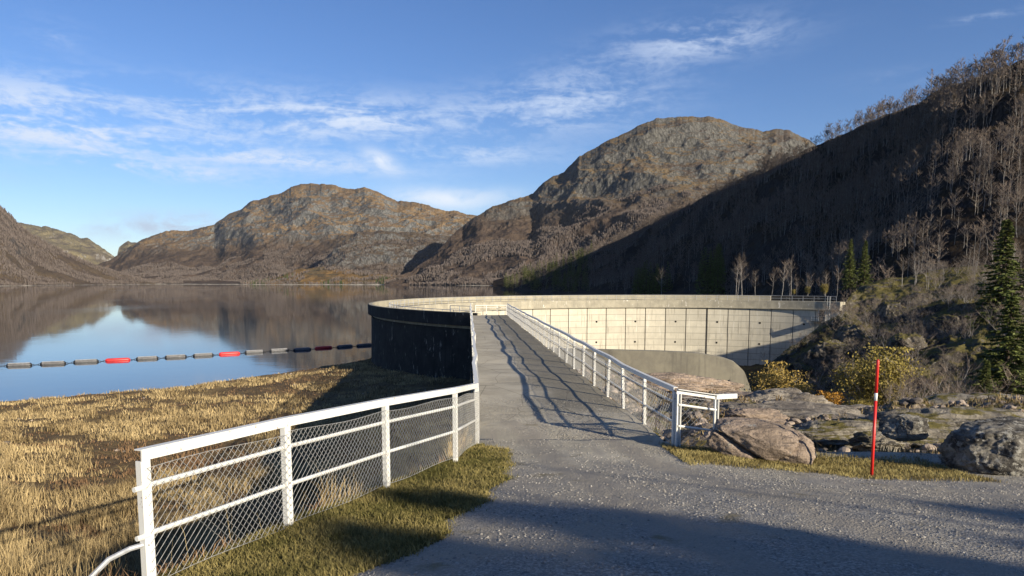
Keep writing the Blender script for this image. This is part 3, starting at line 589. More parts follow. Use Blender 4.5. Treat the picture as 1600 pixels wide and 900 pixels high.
# ================================================================== ROAD DECK
ys = np.linspace(13.3, 66.5, 300); nx = 16
def deck_z(x, y): return 8.97-(y-12.9)*.0038+.012*np.sin(y*.9)+.006*np.sin(y*2.3)
V = []; 
for y in ys:
    l, r_ = deckL(y), deckR(y)
    for k in range(nx):
        x = l+(r_-l)*k/(nx-1); V.append([x, y, deck_z(x, y)+.012*float(math.sin(x*2.+y*.6))-(.012 if (y % 5.3) < .2 else 0)])
V = np.array(V); top = V.copy(); n0 = len(V)
low = V.copy(); low[:, 2] = 8.45
F1 = grid_faces(300, nx); F2 = grid_faces(300, nx, n0)[:, ::-1]
sd = []
i = np.arange(299)*nx; sd.append(np.stack([i, i+n0, i+nx+n0, i+nx], 1)); j = i+nx-1; sd.append(np.stack([j, j+nx, j+nx+n0, j+n0], 1))
k = np.arange(nx-1); sd.append(np.stack([k, k+1, k+1+n0, k+n0], 1)); e = 299*nx; sd.append(np.stack([e+k, e+k+n0, e+k+1+n0, e+k+1], 1))
tag(fastmesh('road', np.concatenate([V, low]), np.concatenate([F1, F2]+sd), M['deck']), kind='structure')
rw = MB()
yy = np.linspace(12.95, 66.4, 60); V = []
for y in yy:
    for x, z in ((deckL(y)+.12, 8.46), (deckR(y)-.35, 8.46), (deckR(y)-.6, -7), (deckL(y)+.0, -7)): V.append([x, y, z])
Q = [[i*4+j, i*4+(j+1) % 4, (i+1)*4+(j+1) % 4, (i+1)*4+j] for i in range(59) for j in range(4)]+[[3, 2, 1, 0], [236, 237, 238, 239]]
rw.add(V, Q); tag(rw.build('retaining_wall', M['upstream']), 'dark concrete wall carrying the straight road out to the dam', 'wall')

# ================================================================== FENCES
def chain(mb, a, b, z0a, z0b, h, cell=.075, w=.0032):
    a = np.array(a, float); b = np.array(b, float); L = np.linalg.norm(b[:2]-a[:2]); d = (b-a)/L
    def pt(s, v):
        s_ = min(max(s, 0), L); k = s_/L; q = a+(b-a)*k
        sag = .015*math.sin(s_*3.1+a[1]); return np.array([q[0], q[1], z0a+(z0b-z0a)*k+v*h+sag])
    n = int((L+h)/cell); V = []; Q = []
    side = np.array([-d[1], d[0], 0])
    for sgn in (1, -1):
        for i in range(-1, n+2):
            s0 = i*cell - (h if sgn > 0 else 0); s1 = s0+h; v0, v1 = (0, 1) if sgn > 0 else (1, 0)
            q0, q1 = s0, s1
            if q1 <= 0 or q0 >= L: continue
            if q0 < 0: v0 = v0+(v1-v0)*(0-q0)/h; q0 = 0
            if q1 > L: v1 = v0+(v1-v0)*(L-q0)/(s1-q0) if s1 > q0 else v1; q1 = L
            if q1-q0 < .01: continue
            mb.tube([pt(q0, v0)+side*.004*sgn, pt(q1, v1)+side*.004*sgn], w, 3, cap=False)
    for v in (0, 1): mb.tube([pt(k*L/8, v) for k in range(9)], w*1.2, 4)
def fence(name, label, cat, pts, h=1.1, post_w=.085, topw=.07, toph=.085, mesh=True, cell=.075, wire=.0032, jit=.0, group=None, side=1, mids=(.40, .74), midr=.021, sinks=.15, paint='paint'):
    pts = np.array(pts, float); root = empty(name, tuple(pts[0])); tag(root, label, cat, group); o = pts[0]
    rj = np.random.default_rng(len(pts)*7); off = rj.normal(0, jit, (len(pts), 3)); off[:, 2] *= .35; off[[0, -1]] = 0
    tops = pts+[0, 0, h]+off
    for i, p in enumerate(pts):
        d = pts[min(i+1, len(pts)-1)]-pts[max(i-1, 0)]; rz = math.atan2(d[1], d[0]); mb = MB()
        # U-profile post: web and two flanges
        nrm = np.array([-math.sin(rz), math.cos(rz), 0])*side; tdir = np.array([math.cos(rz), math.sin(rz), 0]); a = p-o-[0, 0, sinks]; b_ = tops[i]-o-[0, 0, toph+.002]
        mb.bar(a, b_, post_w, .012, up=nrm)
        for s_ in (-1, 1): mb.bar(a+nrm*.028+tdir*s_*(post_w/2-.006), b_+nrm*.028+tdir*s_*(post_w/2-.006), .012, .045, up=nrm)
        mb.build('post', M[paint], root)
    tr = MB(); 
    for i in range(len(pts)-1):
        a, b_ = tops[i]-o, tops[i+1]-o; d = (b_-a)/np.linalg.norm(b_-a)
        nrm = np.array([-d[1], d[0], 0])*side; e0 = -d*.03 if i == 0 else 0*d; e1 = d*.03 if i == len(pts)-2 else 0*d
        a2, b2 = a+e0, b_+e1
        tr.bar(a2-[0, 0, toph/2], b2-[0, 0, toph/2], .012, toph); tr.bar(a2+nrm*topw/2+[0, 0, -.004], b2+nrm*topw/2+[0, 0, -.004], topw, .010)
    tr.build('top_rail', M[paint], root)
    for f_ in mids:
        mb = MB(); q = [pts[i]*(1-f_)+tops[i]*f_-o+np.array([0, 0, 0.]) for i in range(len(pts))]
        d = pts[1]-pts[0]; d /= np.linalg.norm(d); nrm = np.array([-d[1], d[0], 0])*side
        q = [v+nrm*.03 for v in q]
        mb.tube(q, midr, 6); mb.build('middle_rail', M[paint], root)
    if mesh:
        mb = MB()
        for i in range(len(pts)-1):
            d = pts[i+1]-pts[i]; d /= np.linalg.norm(d); nrm = np.array([-d[1], d[0], 0])*-side*.02
            chain(mb, pts[i]-o+nrm, pts[i+1]-o+nrm, (pts[i]-o)[2]+.06, (pts[i+1]-o)[2]+.06, h-toph-.12, cell, wire)
        mb.build('wire_mesh', M['galv'], root)
    return root, tops
Lp = [(-2.88, 5.30, 9.55), (-2.19, 6.75, 9.56), (-1.54, 8.60, 9.44), (-.86, 10.6, 9.27), (-.64, 12.9, 9.02)]
Lp = [(-2.80, 5.30, 9.60), (-2.19, 6.80, 9.55), (-1.54, 8.62, 9.43), (-.84, 10.60, 9.27), (-.62, 12.85, 9.01)]
lf, ltops = fence('fence', 'white steel and chain-link fence in the foreground beside the grass verge', 'fence', Lp, h=1.12, side=1, cell=.075, wire=.0022)
# stub ends and curved brace at the near post
mb = MB(); o = np.array(Lp[0]); dd = np.array(Lp[0])-np.array(Lp[1]); dd /= np.linalg.norm(dd)
for k in (.40, .74): MB().tube([np.array([0, 0, 1.12*k])+dd*.0, np.array([0, 0, 1.12*k])+dd*.11], .021, 8).build('pipe_stub', M['paint'], lf)
mb = MB(); pts_ = [(0, 0, .38), (-.12, -.06, .36), (-.25, -.12, .30), (-.36, -.20, .18), (-.43, -.27, .0), (-.46, -.30, -.25)]
mb.tube(pts_, .021, 8); mb.build('curved_brace', M['galvpipe'], lf)
# deck fences
def dpts(fn, y0, y1, step, zoff=0.):
    n = int(round((y1-y0)/step)); ys_ = np.linspace(y0, y1, n+1); return [(float(fn(y)), float(y), float(deck_z(0, y))+zoff) for y in ys_]
fence('fence', 'white chain-link fence along the lake side of the road deck', 'fence', [(-.62, 12.87, 9.0)]+dpts(lambda y: deckL(y)+.04, 14.9, 65.9, 2.0), h=1.10, side=1, jit=.035, cell=.11, wire=.0045)
Rp = dpts(lambda y: deckR(y)-.03, 14.7, 66.2, 2.0)
Rp = [(2.92, 12.7, 9.0)]+Rp
fence('fence', 'long white chain-link fence along the valley side of the road deck', 'fence', Rp, h=1.08, side=-1, jit=.035, cell=.12, wire=.0042)
ro, _ = fence('fence', 'short white fence stub turning right towards the split boulder', 'fence', [(2.99, 12.62, 8.98), (3.72, 12.80, 8.85), (4.0, 12.86, 8.82)][:2], h=1.08, side=-1, cell=.11, wire=.0042, mids=(.38, .74))
mb = MB(); d3 = np.array([.73, .18, 0])/.752
mb.bar(np.array([.73, .18, .908]), np.array([.73, .18, .908])+d3*.42, .06, .085); mb.build('rail_end', M['paint'], ro)
# railings at the far end of the road and on the crest beside it
fence('railing', 'thin grey railing closing the far end of the road', 'railing', [(-3.4, 66.4, 8.75), (-2.4, 66.6, 8.75), (-1.4, 66.8, 8.75), (-.5, 66.9, 8.75)], h=.95, mesh=False, post_w=.05, topw=.04, toph=.05, midr=.018)
p0 = arcpt(np.array([227.4, 225.7, 224.]), DR+2.25, PT)
fence('railing', 'short white handrail standing on the dark near end of the parapet', 'railing', [tuple(q) for q in p0], h=.62, mesh=False, post_w=.06, topw=.04, toph=.05, midr=.018, mids=(.5,))

# ================================================================== BOOM
M['fl_black'] = m_simple('black_float_shell', (.02, .021, .024), .45, .5, .3, 2); M['fl_grey'] = m_simple('grey_float_slats', (.30, .30, .31), .5, .4, .2, 3)
M['fl_red'] = m_simple('red_float_shell', (.55, .03, .03), .45, .5, .25, 2)
FL = [(8, 52, 571.5), (61, 105, 569), (113, 156, 566), (163, 205, 563.5), (211, 249, 561), (256, 293, 558.5), (300, 335, 556), (341, 376, 553.5), (381, 414, 551), (420, 452, 548.5), (457, 487, 547), (491, 520, 544.3), (525, 552, 542.3), (556, 582, 540.4)]
RED = {3, 7, 11}; protoF = {}
def make_float(red):
    L = 3.6; rd = .26; root = empty('boom_float')
    mb = MB(); n = 14; xs = np.array([-.5, -.48, -.44, -.40, .40, .44, .48, .5])*L; rs = np.array([.06, .13, .22, .26, .26, .22, .13, .06])
    mb.tube([(x, 0, .08) for x in xs], rs, 12); mb.build('shell', M['fl_red' if red else 'fl_black'], root, smooth=True)
    if not red:
        for aa in (60, 95, 130, 165):
            sl_ = MB(); sl_.tube([(-.41*L, -math.cos(R(aa-90-10))*0-.27*math.sin(R(aa-50)), .08+.27*math.cos(R(aa-50))), (.41*L, -.27*math.sin(R(aa-50)), .08+.27*math.cos(R(aa-50)))], .032, 5); sl_.build('slat', M['fl_grey'], root)
    for s_ in (-1, 1):
        e_ = MB(); e_.tube([(s_*.5*L, 0, .08), (s_*.56*L, 0, .08)], .035, 6); e_.build('end_fitting', M['fl_black'], root)
    return root
def copy_tree(o):
    c = o.copy(); COL.objects.link(c)
    for ch in o.children:
        k = ch.copy(); COL.objects.link(k); k.parent = c
    return c
names_b = ['leftmost', 'second from the left', 'third from the left', None, 'first black one after the left red float', 'middle one between the left two red floats', 'last black one before the second red float', None,
           'first black one after the second red float', 'middle one between the right two red floats', 'last black one before the dark red float', None, 'first black one after the dark red float', 'rightmost, nearest the dam wall']
names_r = {3: 'bright red boom float floating nearest the left shore side', 7: 'bright red boom float in the middle of the line', 11: 'dark red boom float lying in the shadow near the dam'}
ends = []
first = {}
for i, (x0, x1, py) in enumerate(FL):
    a = atz(x0, py+.9, WZ); b_ = atz(x1, py-.9, WZ); c_ = (a+b_)/2; rz = math.atan2(b_[1]-a[1], b_[0]-a[0]); L = np.linalg.norm(b_-a)
    red = i in RED
    o = make_float(red) if red not in first else copy_tree(first[red]); first.setdefault(red, o)
    o.location = (c_[0], c_[1], WZ+.02); o.rotation_euler = (0, 0, rz); s_ = L/(3.6*1.06); o.scale = (s_, max(1., s_*.9), max(1., s_*.9))
    tag(o, names_r[i] if red else ('black boom float, ' + names_b[i]), 'float', 'floats of the boom across the water'); ends.append((a, b_))
mb = MB(); 
for (a, b_), (c_, d_) in zip(ends[:-1], ends[1:]): mb.tube([b_+[0, 0, .06], (b_+c_)/2+[0, 0, .02], c_+[0, 0, .06]], .03, 4)
mb.tube([ends[-1][1]+[0, 0, .06], ends[-1][1]+[3, 1, .1], ends[-1][1]+[9, 4, .5]], .03, 4); mb.tube([ends[0][0]+[0, 0, .06], ends[0][0]+[-6, -3, .02]], .03, 4)
tag(mb.build('boom_cable', M['fl_black']), 'thin dark cable linking the row of floats', 'cable')

# ================================================================== SNOW POLE
pb = np.array([5.55, 10.7, float(ground_z(np.array(5.55), np.array(10.7)))])
sp = empty('snow_pole', tuple(pb)); tag(sp, 'slim red snow pole with a white band standing in the gravel', 'pole')
M['red'] = m_simple('red_plastic', (.62, .025, .02), .4, .5); M['whiteband'] = m_simple('white_reflective_band', (.75, .75, .75), .4, .5)
H_ = float(at(1362, 562, 10.7)[2]-pb[2])
MB().tube([(0, 0, -.1), (0, 0, H_*.655)], .023, 10).build('lower_shaft', M['red'], sp, smooth=True); MB().tube([(0, 0, H_*.655), (0, 0, H_*.72)], .0235, 10).build('reflective_band', M['whiteband'], sp, smooth=True)
MB().tube([(0, 0, H_*.72), (0, 0, H_*.985), (0, 0, H_)], [.023, .023, .016], 10).build('upper_shaft', M['red'], sp, smooth=True)

# ================================================================== ROCKS
def ico(n=5):
    import bmesh
    bm = bmesh.new(); bmesh.ops.create_icosphere(bm, subdivisions=n, radius=1); V = np.array([v.co[:] for v in bm.verts]); T = np.array([[v.index for v in f.verts] for f in bm.faces]); bm.free(); return V, T
ICO5 = ico(6); ICO2 = ico(2); ICO1 = ico(1)
def boulder(name, c, size, m, seed, label, rz=0, strat=.2, blocky=.5, amp=.18, cracks=(), cat='boulder', group=None, ico_=None, planes=7, sc=1.6, tiltx=0., tilty=0.):
    V, T = ico_ or ICO5; V = V.copy(); r_ = np.random.default_rng(seed)
    V = np.sign(V)*np.abs(V)**(1-.35*blocky)
    # cut by random planes: angular faces
    for _ in range(planes):
        n = r_.normal(size=3); n /= np.linalg.norm(n); d = r_.uniform(.55, .86)*(1+.25*blocky); k = V@n; ex = np.clip(k-d, 0, None); V = V-ex[:, None]*n*.98
    N = V/np.linalg.norm(V, axis=1)[:, None]; P = V*sc+seed*7.3
    lay = V@np.array([.15, .9, 1.]); strata = np.sin(lay*9+4*fbm(P*.7, 3)+seed)*.5+np.sin(lay*23+6*fbm(P, 3))*.3
    V = V+N*((fbm(P*1.5, 7, .6)*amp*.55)+(ridged(P*2.1, 6, .62)-.4)*amp*.6+strata*amp*strat)[:, None]
    for (n, d, w, dp) in cracks:
        n = np.array(n, float); n /= np.linalg.norm(n); k = np.abs(V@n-d+.05*fbm(P*.8, 3)); V = V-N*(dp*np.exp(-(k/w)**2))[:, None]
    V = V*np.array(size)/2
    ca, sa = math.cos(rz), math.sin(rz); V = np.stack([V[:, 0]*ca-V[:, 1]*sa, V[:, 0]*sa+V[:, 1]*ca, V[:, 2]+V[:, 0]*tiltx+V[:, 1]*tilty], 1)
    o = fastmesh(name, V, T, m, smooth=True); o.location = tuple(c); return tag(o, label, cat, group)
def gz(x, y): return float(ground_z(np.array(float(x)), np.array(float(y))))
boulder('boulder', (4.25, 11.95, 9.10), (1.75, 1.2, 1.0), M['pinkrock'], 5, 'pinkish split boulder with a diagonal crack at the end of the white fence', rz=R(-8), blocky=.75, amp=.10, cracks=[((1, 0, 1.1), -.18, .045, .30), ((1, .2, -.5), .15, .03, .16)], planes=9, tiltx=-.12)
boulder('boulder', (3.72, 12.25, 8.95), (.35, .45, .4), M['pinkrock'], 9, 'small pinkish stone under the fence stub beside the split boulder', blocky=.5)
boulder('boulder', (8.32, 11.5, 9.22), (2.15, 1.4, .95), M['darkrock'], 19, 'large dark lichen-covered block at the right edge of the gravel', rz=R(5), blocky=1.1, amp=.15, planes=5, sc=2.4)
boulder('boulder', (7.55, 13.4, 9.2), (.9, .7, .5), M['darkrock'], 15, 'mossy stone peeking over the large dark block', blocky=.4)
# bedrock whalebacks
def slab(px, py, D, size, seed, label, m='rock', rz=0., tx=0., ty=0., up=0., bl=.0, sc=1.5):
    q = at(px, py, D); boulder('rock_outcrop', (q[0], q[1], q[2]+up), size, M[m], seed, label, rz=rz, blocky=bl, amp=.24, planes=5, strat=.55, sc=sc, cat='rock', tiltx=tx, tilty=ty)
slab(1250, 668, 21, (5.6, 4.6, 1.25), 21, 'long smooth striped bedrock hump behind the split boulder', rz=R(-6), tx=-.05, ty=.06)
slab(1225, 645, 25, (3.8, 3., 1.5), 22, 'pale curved bedrock crest below the yellow bushes', tx=.05)
slab(1335, 690, 16.5, (3.6, 2.0, .9), 23, 'low dark bedrock step directly behind the red pole', m='mossrock', rz=R(10))
slab(1430, 690, 16.2, (2.8, 2.0, .95), 24, 'pale mossy rock between the red pole and the dark block', m='mossrock')
slab(1375, 693, 14.8, (1.1, .9, .5), 25, 'small rounded mossy rock close behind the red pole', m='mossrock')
slab(1500, 680, 18, (5.0, 3.0, 1.3), 26, 'mossy ledge of rock behind the large dark block', m='mossrock')
slab(1340, 662, 26, (7.0, 4.5, 1.3), 27, 'far flat rock shelf above the striped bedrock', m='rock')
slab(1120, 634, 27, (4.2, 3.0, 1.2), 28, 'pinkish rock hump seen through the fence below the grey wall', m='pinkrock')
slab(1180, 662, 20, (1.7, 1.4, .8), 29, 'reddish angular rock just right of the fence stub', m='pinkrock', bl=.8)
slab(1050, 606, 36, (6.5, 3.5, 1.4), 30, 'broad rock shoulder at the foot of the grey wall', m='pinkrock')
slab(1140, 606, 44, (1.3, 1.2, 1.0), 31, 'single round boulder against the grey wall', m='rock')
slab(1560, 655, 30, (9, 5, 2.), 32, 'rough rock shelf under the tall spruces', m='mossrock')
# loose rubble stones between the deck and the boulder
rp = np.random.default_rng(44)
def stones(n, xr, yr, smin, smax, mask=None, sink=.3, lv=ICO1):
    X = rp.uniform(*xr, n); Y = rp.uniform(*yr, n)
    if mask is not None: k = mask(X, Y); X, Y = X[k], Y[k]
    n = len(X); s = smin*(smax/smin)**(rp.random(n)**2.2); Z = ground_z(X, Y)
    protos = []
    for q in range(8):
        V, T = lv; V = V*rp.uniform(.78, 1.12, (len(V), 1))*np.array([1, rp.uniform(.6, .9), rp.uniform(.45, .8)]); protos.append((V, T, np.zeros(len(T), int)))
    return merge_inst(protos, rp.integers(0, 8, n), np.stack([X, Y, Z+s*.1], 1), rp.uniform(0, 6.28, n), s, tilt=.3)
M['stones'] = m_tone('loose_stones', (.15, .142, .132), (.36, .34, .305), .9); M['rubstones'] = m_tone('rubble_stones', (.10, .085, .07), (.38, .31, .25), .9)
V, T, mi, cc = stones(75000, (-3.2, 11), (3.2, 13.6), .0035, .019, lambda X, Y: (np.abs(X) < Y*.78+.4) & (X > np.interp(Y, [3, 4.2, 5.5, 7, 9, 13], [-2.5, -1.7, -.8, -.4, -.1, -.5])) & (fbm(vec3(X, Y)/.9, 3) > -.22) & ((np.abs(np.abs(X+.15*Y-3.05)-.78) > .26) | (rp.random(len(X)) < .25)))
gx, gy = np.meshgrid(np.linspace(0, 1, 70), np.linspace(13.05, 18.5, 120), indexing='ij'); gxx = deckL(gy)+.02+(deckR(gy)-deckL(gy)-.04)*gx
gm = .9-(gy-13.1)/2.2+1.5*fbm(vec3(gxx, gy)/.9, 4)+.6*np.abs(gx-.45); gzz = deck_z(gxx, gy)+.012*np.sin(gxx*2.+gy*.6)+np.clip(gm, -1, .9)*.016; gzz[:, 0] -= .06
tag(fastmesh('gravel_road', np.stack([gxx, gy, gzz], -1).reshape(-1, 3), grid_faces(70, 120), M['gravel'], smooth=True), kind='structure')
sx_ = rp.uniform(0, 1, 5000); sy_ = 13.2+5*rp.random(5000)**2; sxx = deckL(sy_)+.1+(deckR(sy_)-deckL(sy_)-.2)*sx_
V2, T2, mi2, cc2 = merge_inst([(ICO1[0]*np.array([1, .8, .6])*rp.uniform(.8, 1.1, (42, 1)) if len(ICO1[0]) == 42 else ICO1[0]*np.array([1, .8, .6]), ICO1[1], np.zeros(len(ICO1[1]), int))], np.zeros(5000, int), np.stack([sxx, sy_, deck_z(sxx, sy_)+.012], 1), rp.uniform(0, 6.28, 5000), rp.uniform(.004, .014, 5000), tilt=.3)
V, T, cc = np.concatenate([V, V2]), np.concatenate([T, T2+len(V)]), np.concatenate([cc, cc2])
tag(fastmesh('gravel_stones', V, T, M['stones'], cols=cc), 'loose grey gravel stones scattered over the track', 'gravel', kind='stuff')
V, T, mi, cc = stones(16000, (1, 30), (13.2, 55), .03, .24, lambda X, Y: (X > deckR(Y)+.1) & (X < 3+Y*.62) & (fbm(vec3(X, Y)/2.5, 3) > -.1), lv=ICO2)
tag(fastmesh('rubble', V, T, M['rubstones'], cols=cc), 'loose angular rubble below the road deck', 'rubble', kind='stuff')
V, T, mi, cc = stones(1500, (-60, -2), (15, 95), .05, .25, lambda X, Y: (X < -3-.03*Y) & (fbm(vec3(X, Y)/7., 3) > .22) & (bank_f(X, Y) > WZ-.2), lv=ICO1)
tag(fastmesh('shore_stones', V, T, M['rubstones'], cols=cc), 'grey stones scattered in the dry shore grass', 'stones', kind='stuff')

# ================================================================== GRASS
def blades(X, Y, Z, h, w, lean, seed=0, segs=2):
    r_ = np.random.default_rng(seed); n = len(X); a = r_.uniform(0, 6.28, n); la = r_.uniform(0, 6.28, n); L = lean*r_.random(n)*h
    dx, dy = np.cos(a)*w/2, np.sin(a)*w/2; lx, ly = np.cos(la)*L, np.sin(la)*L
    B = np.stack([X, Y, Z-.02], 1); V = np.empty((n, 5, 3))
    V[:, 0] = B+np.stack([-dx, -dy, 0*dx], 1); V[:, 1] = B+np.stack([dx, dy, 0*dx], 1)
    mid = B+np.stack([lx*.35, ly*.35, h*.6], 1); V[:, 2] = mid+np.stack([-dx, -dy, 0*dx], 1)*.7; V[:, 3] = mid+np.stack([dx, dy, 0*dx], 1)*.7
    V[:, 4] = B+np.stack([lx, ly, h*(1-.3*lean*r_.random(n))], 1)
    T = np.array([[0, 1, 3], [0, 3, 2], [2, 3, 4]]); i = np.arange(n)[:, None, None]*5
    return V.reshape(-1, 3), (T[None]+i).reshape(-1, 3)
M['straw'] = m_tone('dry_straw_grass', (.125, .088, .042), (.50, .385, .20), .8)
M['russet'] = m_tone('russet_heath', (.10, .06, .035), (.22, .14, .075), .9)
M['green'] = m_tone('short_green_grass', (.085, .08, .022), (.29, .235, .09), .8)
M['yellowgrass'] = m_tone('yellowed_turf', (.13, .10, .035), (.36, .30, .12), .8)
M['olive'] = m_tone('olive_moss', (.055, .055, .02), (.13, .105, .04), .9)
rb = np.random.default_rng(11)
def scat_polar(n, a0, a1, r0, r1, pw=1.):
    a = np.radians(rb.uniform(a0, a1, n)); rr_ = r0*(r1/r0)**(rb.random(n)**pw); return rr_*np.sin(a), rr_*np.cos(a)
X, Y = scat_polar(560000, -46, 2, 3.5, 112, .95)
Lx_ = np.where(Y < 12.9, fence_x(np.minimum(Y, 12.9)), deckL(Y)-.1)
bz_ = bank_f(X, Y); k = (X < Lx_-.03) & (bz_ > WZ+.06+.5*np.clip(fbm(vec3(X, Y)/2.5, 3)+.15, 0, 1)) & ~in_dam(X, Y); X, Y = X[k], Y[k]
rr_ = np.hypot(X, Y); nA = fbm(vec3(X, Y)/5.5, 3); nB = fbm(vec3(X, Y, 7)/1.3, 3); nC = fbm(vec3(X, Y, 19)/9., 3)
dens = np.clip(.62+1.5*nB+.9*nA, .05, 1); dens = np.where(nC > .17, dens*.25, dens)
k = rb.random(len(X)) < dens; X, Y, rr_, nA, nB, nC = [q[k] for q in (X, Y, rr_, nA, nB, nC)]
Z = ground_z(X, Y); h = (.08+.36*np.clip(.5+1.3*nB, 0, 1)+.35*np.clip(nA+.12, 0, 1))*rb.uniform(.35, 1.2, len(X)); h = h*np.interp(rr_, [0, 12, 40, 110], [1.4, 1.3, .85, .75]); w = .004+rr_*.0007
kr_ = (nA+.5*nB < -.20) | ((nC > .2))
for msk, nm, mt, lb, hs in ((~kr_, 'straw_grass', 'straw', 'dry golden straw grass covering the lake shore', 1.), (kr_, 'heath', 'russet', 'low reddish brown heath patches in the shore grass', .5)):
    V, T = blades(X[msk], Y[msk], Z[msk], h[msk]*hs, w[msk]*(1 if hs == 1 else 1.6), .8, 3)
    tone = np.clip(.48+.8*fbm(vec3(X[msk], Y[msk], 3)/3.5, 3)+.8*fbm(vec3(X[msk], Y[msk], 8)/.7, 3)+rb.normal(0, .2, msk.sum()), 0, 1)
    tag(fastmesh(nm, V, T, M[mt], cols=np.repeat(tone, 5)), lb, 'grass', kind='stuff')
Xs, Ys = scat_polar(5000, -46, -8, 4.5, 22); k = Xs < fence_x(np.minimum(Ys, 12.9))-.15-.25*np.clip(Ys-12, 0, 4); Xs, Ys = Xs[k], Ys[k]; Zs = ground_z(Xs, Ys)
V, T = blades(Xs, Ys, Zs, rb.uniform(.5, .95, len(Xs)), .005+0*Xs, .35, 12)
tag(fastmesh('straw_stems', V, T, M['straw'], cols=np.repeat(rb.uniform(.5, 1, len(Xs)), 5)), 'tall thin seed stems rising from the nearer shore grass', 'grass', kind='stuff')
# verge turf, left and right
def on_verge(X, Y):
    wob_ = .5*fbm(vec3(X, Y)/1.4, 4); vR = np.interp(Y, [-2, 3, 4.2, 5.5, 7, 9, 11, 12, 12.6], [-3.4, -2.6, -1.55, -.75, -.35, -.1, .0, -.15, -.5])+wob_*.6
    a = (X < vR+.05*rb.normal(0, 1, len(X))) & (X > fence_x(np.minimum(Y, 12.9))-.1) & (Y < 12.8)
    b_ = (np.abs(Y-(11.35-.10*(X-6)+wob_*.8)) < 1.15*rb.random(len(X))**.6+.05) & (X > 2.7) & (X < 7.2)
    return a, b_
X, Y = scat_polar(420000, -45, 5, 2.6, 13.5); a, b_ = on_verge(X, Y); X, Y = X[a], Y[a]
Z = ground_z(X, Y); h = rb.uniform(.03, .09, len(X)); V, T = blades(X, Y, Z, h, .0035+.0008*np.hypot(X, Y), .9, 5)
tone = np.clip(.45+1.1*fbm(vec3(X, Y, 3)/.8, 3)+rb.normal(0, .22, len(X)), 0, 1)
tag(fastmesh('verge_grass', V, T, M['green'], cols=np.repeat(tone, 5)), 'short green grass verge between the fence and the gravel', 'grass', kind='stuff')
X = rb.uniform(2.7, 7.4, 90000); Y = rb.uniform(9.6, 13.2, 90000); a, b_ = on_verge(X, Y); X, Y = X[b_], Y[b_]; Z = ground_z(X, Y)
V, T = blades(X, Y, Z, rb.uniform(.03, .10, len(X)), .009+0*X, .9, 6)
tag(fastmesh('verge_grass', V, T, M['yellowgrass'], cols=np.repeat(np.clip(.45+1.*fbm(vec3(X, Y, 3)/.5, 3)+rb.normal(0, .2, len(X)), 0, 1), 5)), 'yellowish grass in front of the split boulder', 'grass', kind='stuff')

X = rb.uniform(3.5, 30, 90000); Y = rb.uniform(13, 50, 90000); k = (X < 3+Y*.62) & (X > deckR(Y)+.2) & (fbm(vec3(X, Y)/1.7, 3) > .05); X, Y = X[k], Y[k]; Z = ground_z(X, Y)
V, T = blades(X, Y, Z, rb.uniform(.05, .28, len(X)), .012+.0006*np.hypot(X, Y), .9, 8)
tag(fastmesh('rough_grass', V, T, M['straw'], cols=np.repeat(np.clip(.05+.8*fbm(vec3(X, Y, 3)/2., 3)+rb.normal(0, .15, len(X)), 0, 1), 5)), 'withered tufts of grass between the bedrock humps', 'grass', kind='stuff')

# ================================================================== TREES
def birch_proto(seed, H=8., nl=14, ntw=110, tube_k=4, spread=1., twl=.9, tww=.022, trunk_r=.085, lean=.3, stems=1, farv=False):
    r_ = np.random.default_rng(seed); mbt = MB(); TV = []; TT = []
    for s in range(stems):
        b0 = np.array([0, 0, -.3]) + (np.array([*r_.normal(0, .25, 2), 0]) if s else 0); ln = r_.normal(0, lean, 2)*(1 if s == 0 else 2.2); hh = H*(1 if s == 0 else r_.uniform(.6, .95))
        n = 7; tp = [b0+np.array([ln[0]*(k/6)**1.3+r_.normal(0, .06), ln[1]*(k/6)**1.3+r_.normal(0, .06), hh*k/6]) for k in range(n)]
        mbt.tube(tp, np.linspace(trunk_r, trunk_r*.15, n)*(1 if s == 0 else .7), tube_k); tp = np.array(tp)
        tips = []
        for _ in range(nl):
            f_ = r_.uniform(.38, .97); k = f_*6; i0 = int(k); q = tp[i0]+(tp[min(i0+1, 6)]-tp[i0])*(k-i0)
            az_ = r_.uniform(0, 6.28); L = (1.1-f_*.75)*H*.30*spread*r_.uniform(.6, 1.2); up_ = r_.uniform(.5, 1.2)
            mid = q+np.array([math.cos(az_)*L*.5, math.sin(az_)*L*.5, L*up_*.45]); end = q+np.array([math.cos(az_)*L, math.sin(az_)*L, L*up_*1.15])
            mbt.tube([q, mid, end], [trunk_r*.3*(1.2-f_), trunk_r*.2*(1.2-f_), .006], 3, cap=False); tips.append((q, mid, end))
        tips.append((tp[4], tp[5], tp[6]))
        for _ in range(ntw//stems):
            q, mid, end = tips[r_.integers(len(tips))]; u = r_.uniform(.15, 1.05); p_ = (mid+(end-mid)*(u*2-1)) if u > .5 else q+(mid-q)*u*2
            d = (end-q); d = d/np.linalg.norm(d)+r_.normal(0, .55, 3)+np.array([0, 0, .25]); d /= np.linalg.norm(d); L = twl*r_.uniform(.5, 1.3); w = np.cross(d, r_.normal(size=3)); w = w/np.linalg.norm(w)*tww/2
            o = len(TV)*0+len(TV); TV += [p_-w, p_+w, p_+d*L]; TT.append([o, o+1, o+2])
    V0 = np.concatenate(mbt.v); Q = np.concatenate(mbt.q); T0 = np.concatenate([Q[:, [0, 1, 2]], Q[:, [0, 2, 3]]]+([np.concatenate(mbt.t)] if mbt.t else []))
    V = np.concatenate([V0, np.array(TV)]); T = np.concatenate([T0, np.array(TT)+len(V0)]); M_ = np.r_[np.zeros(len(T0), int), np.ones(len(TT), int)]
    return V, T, M_
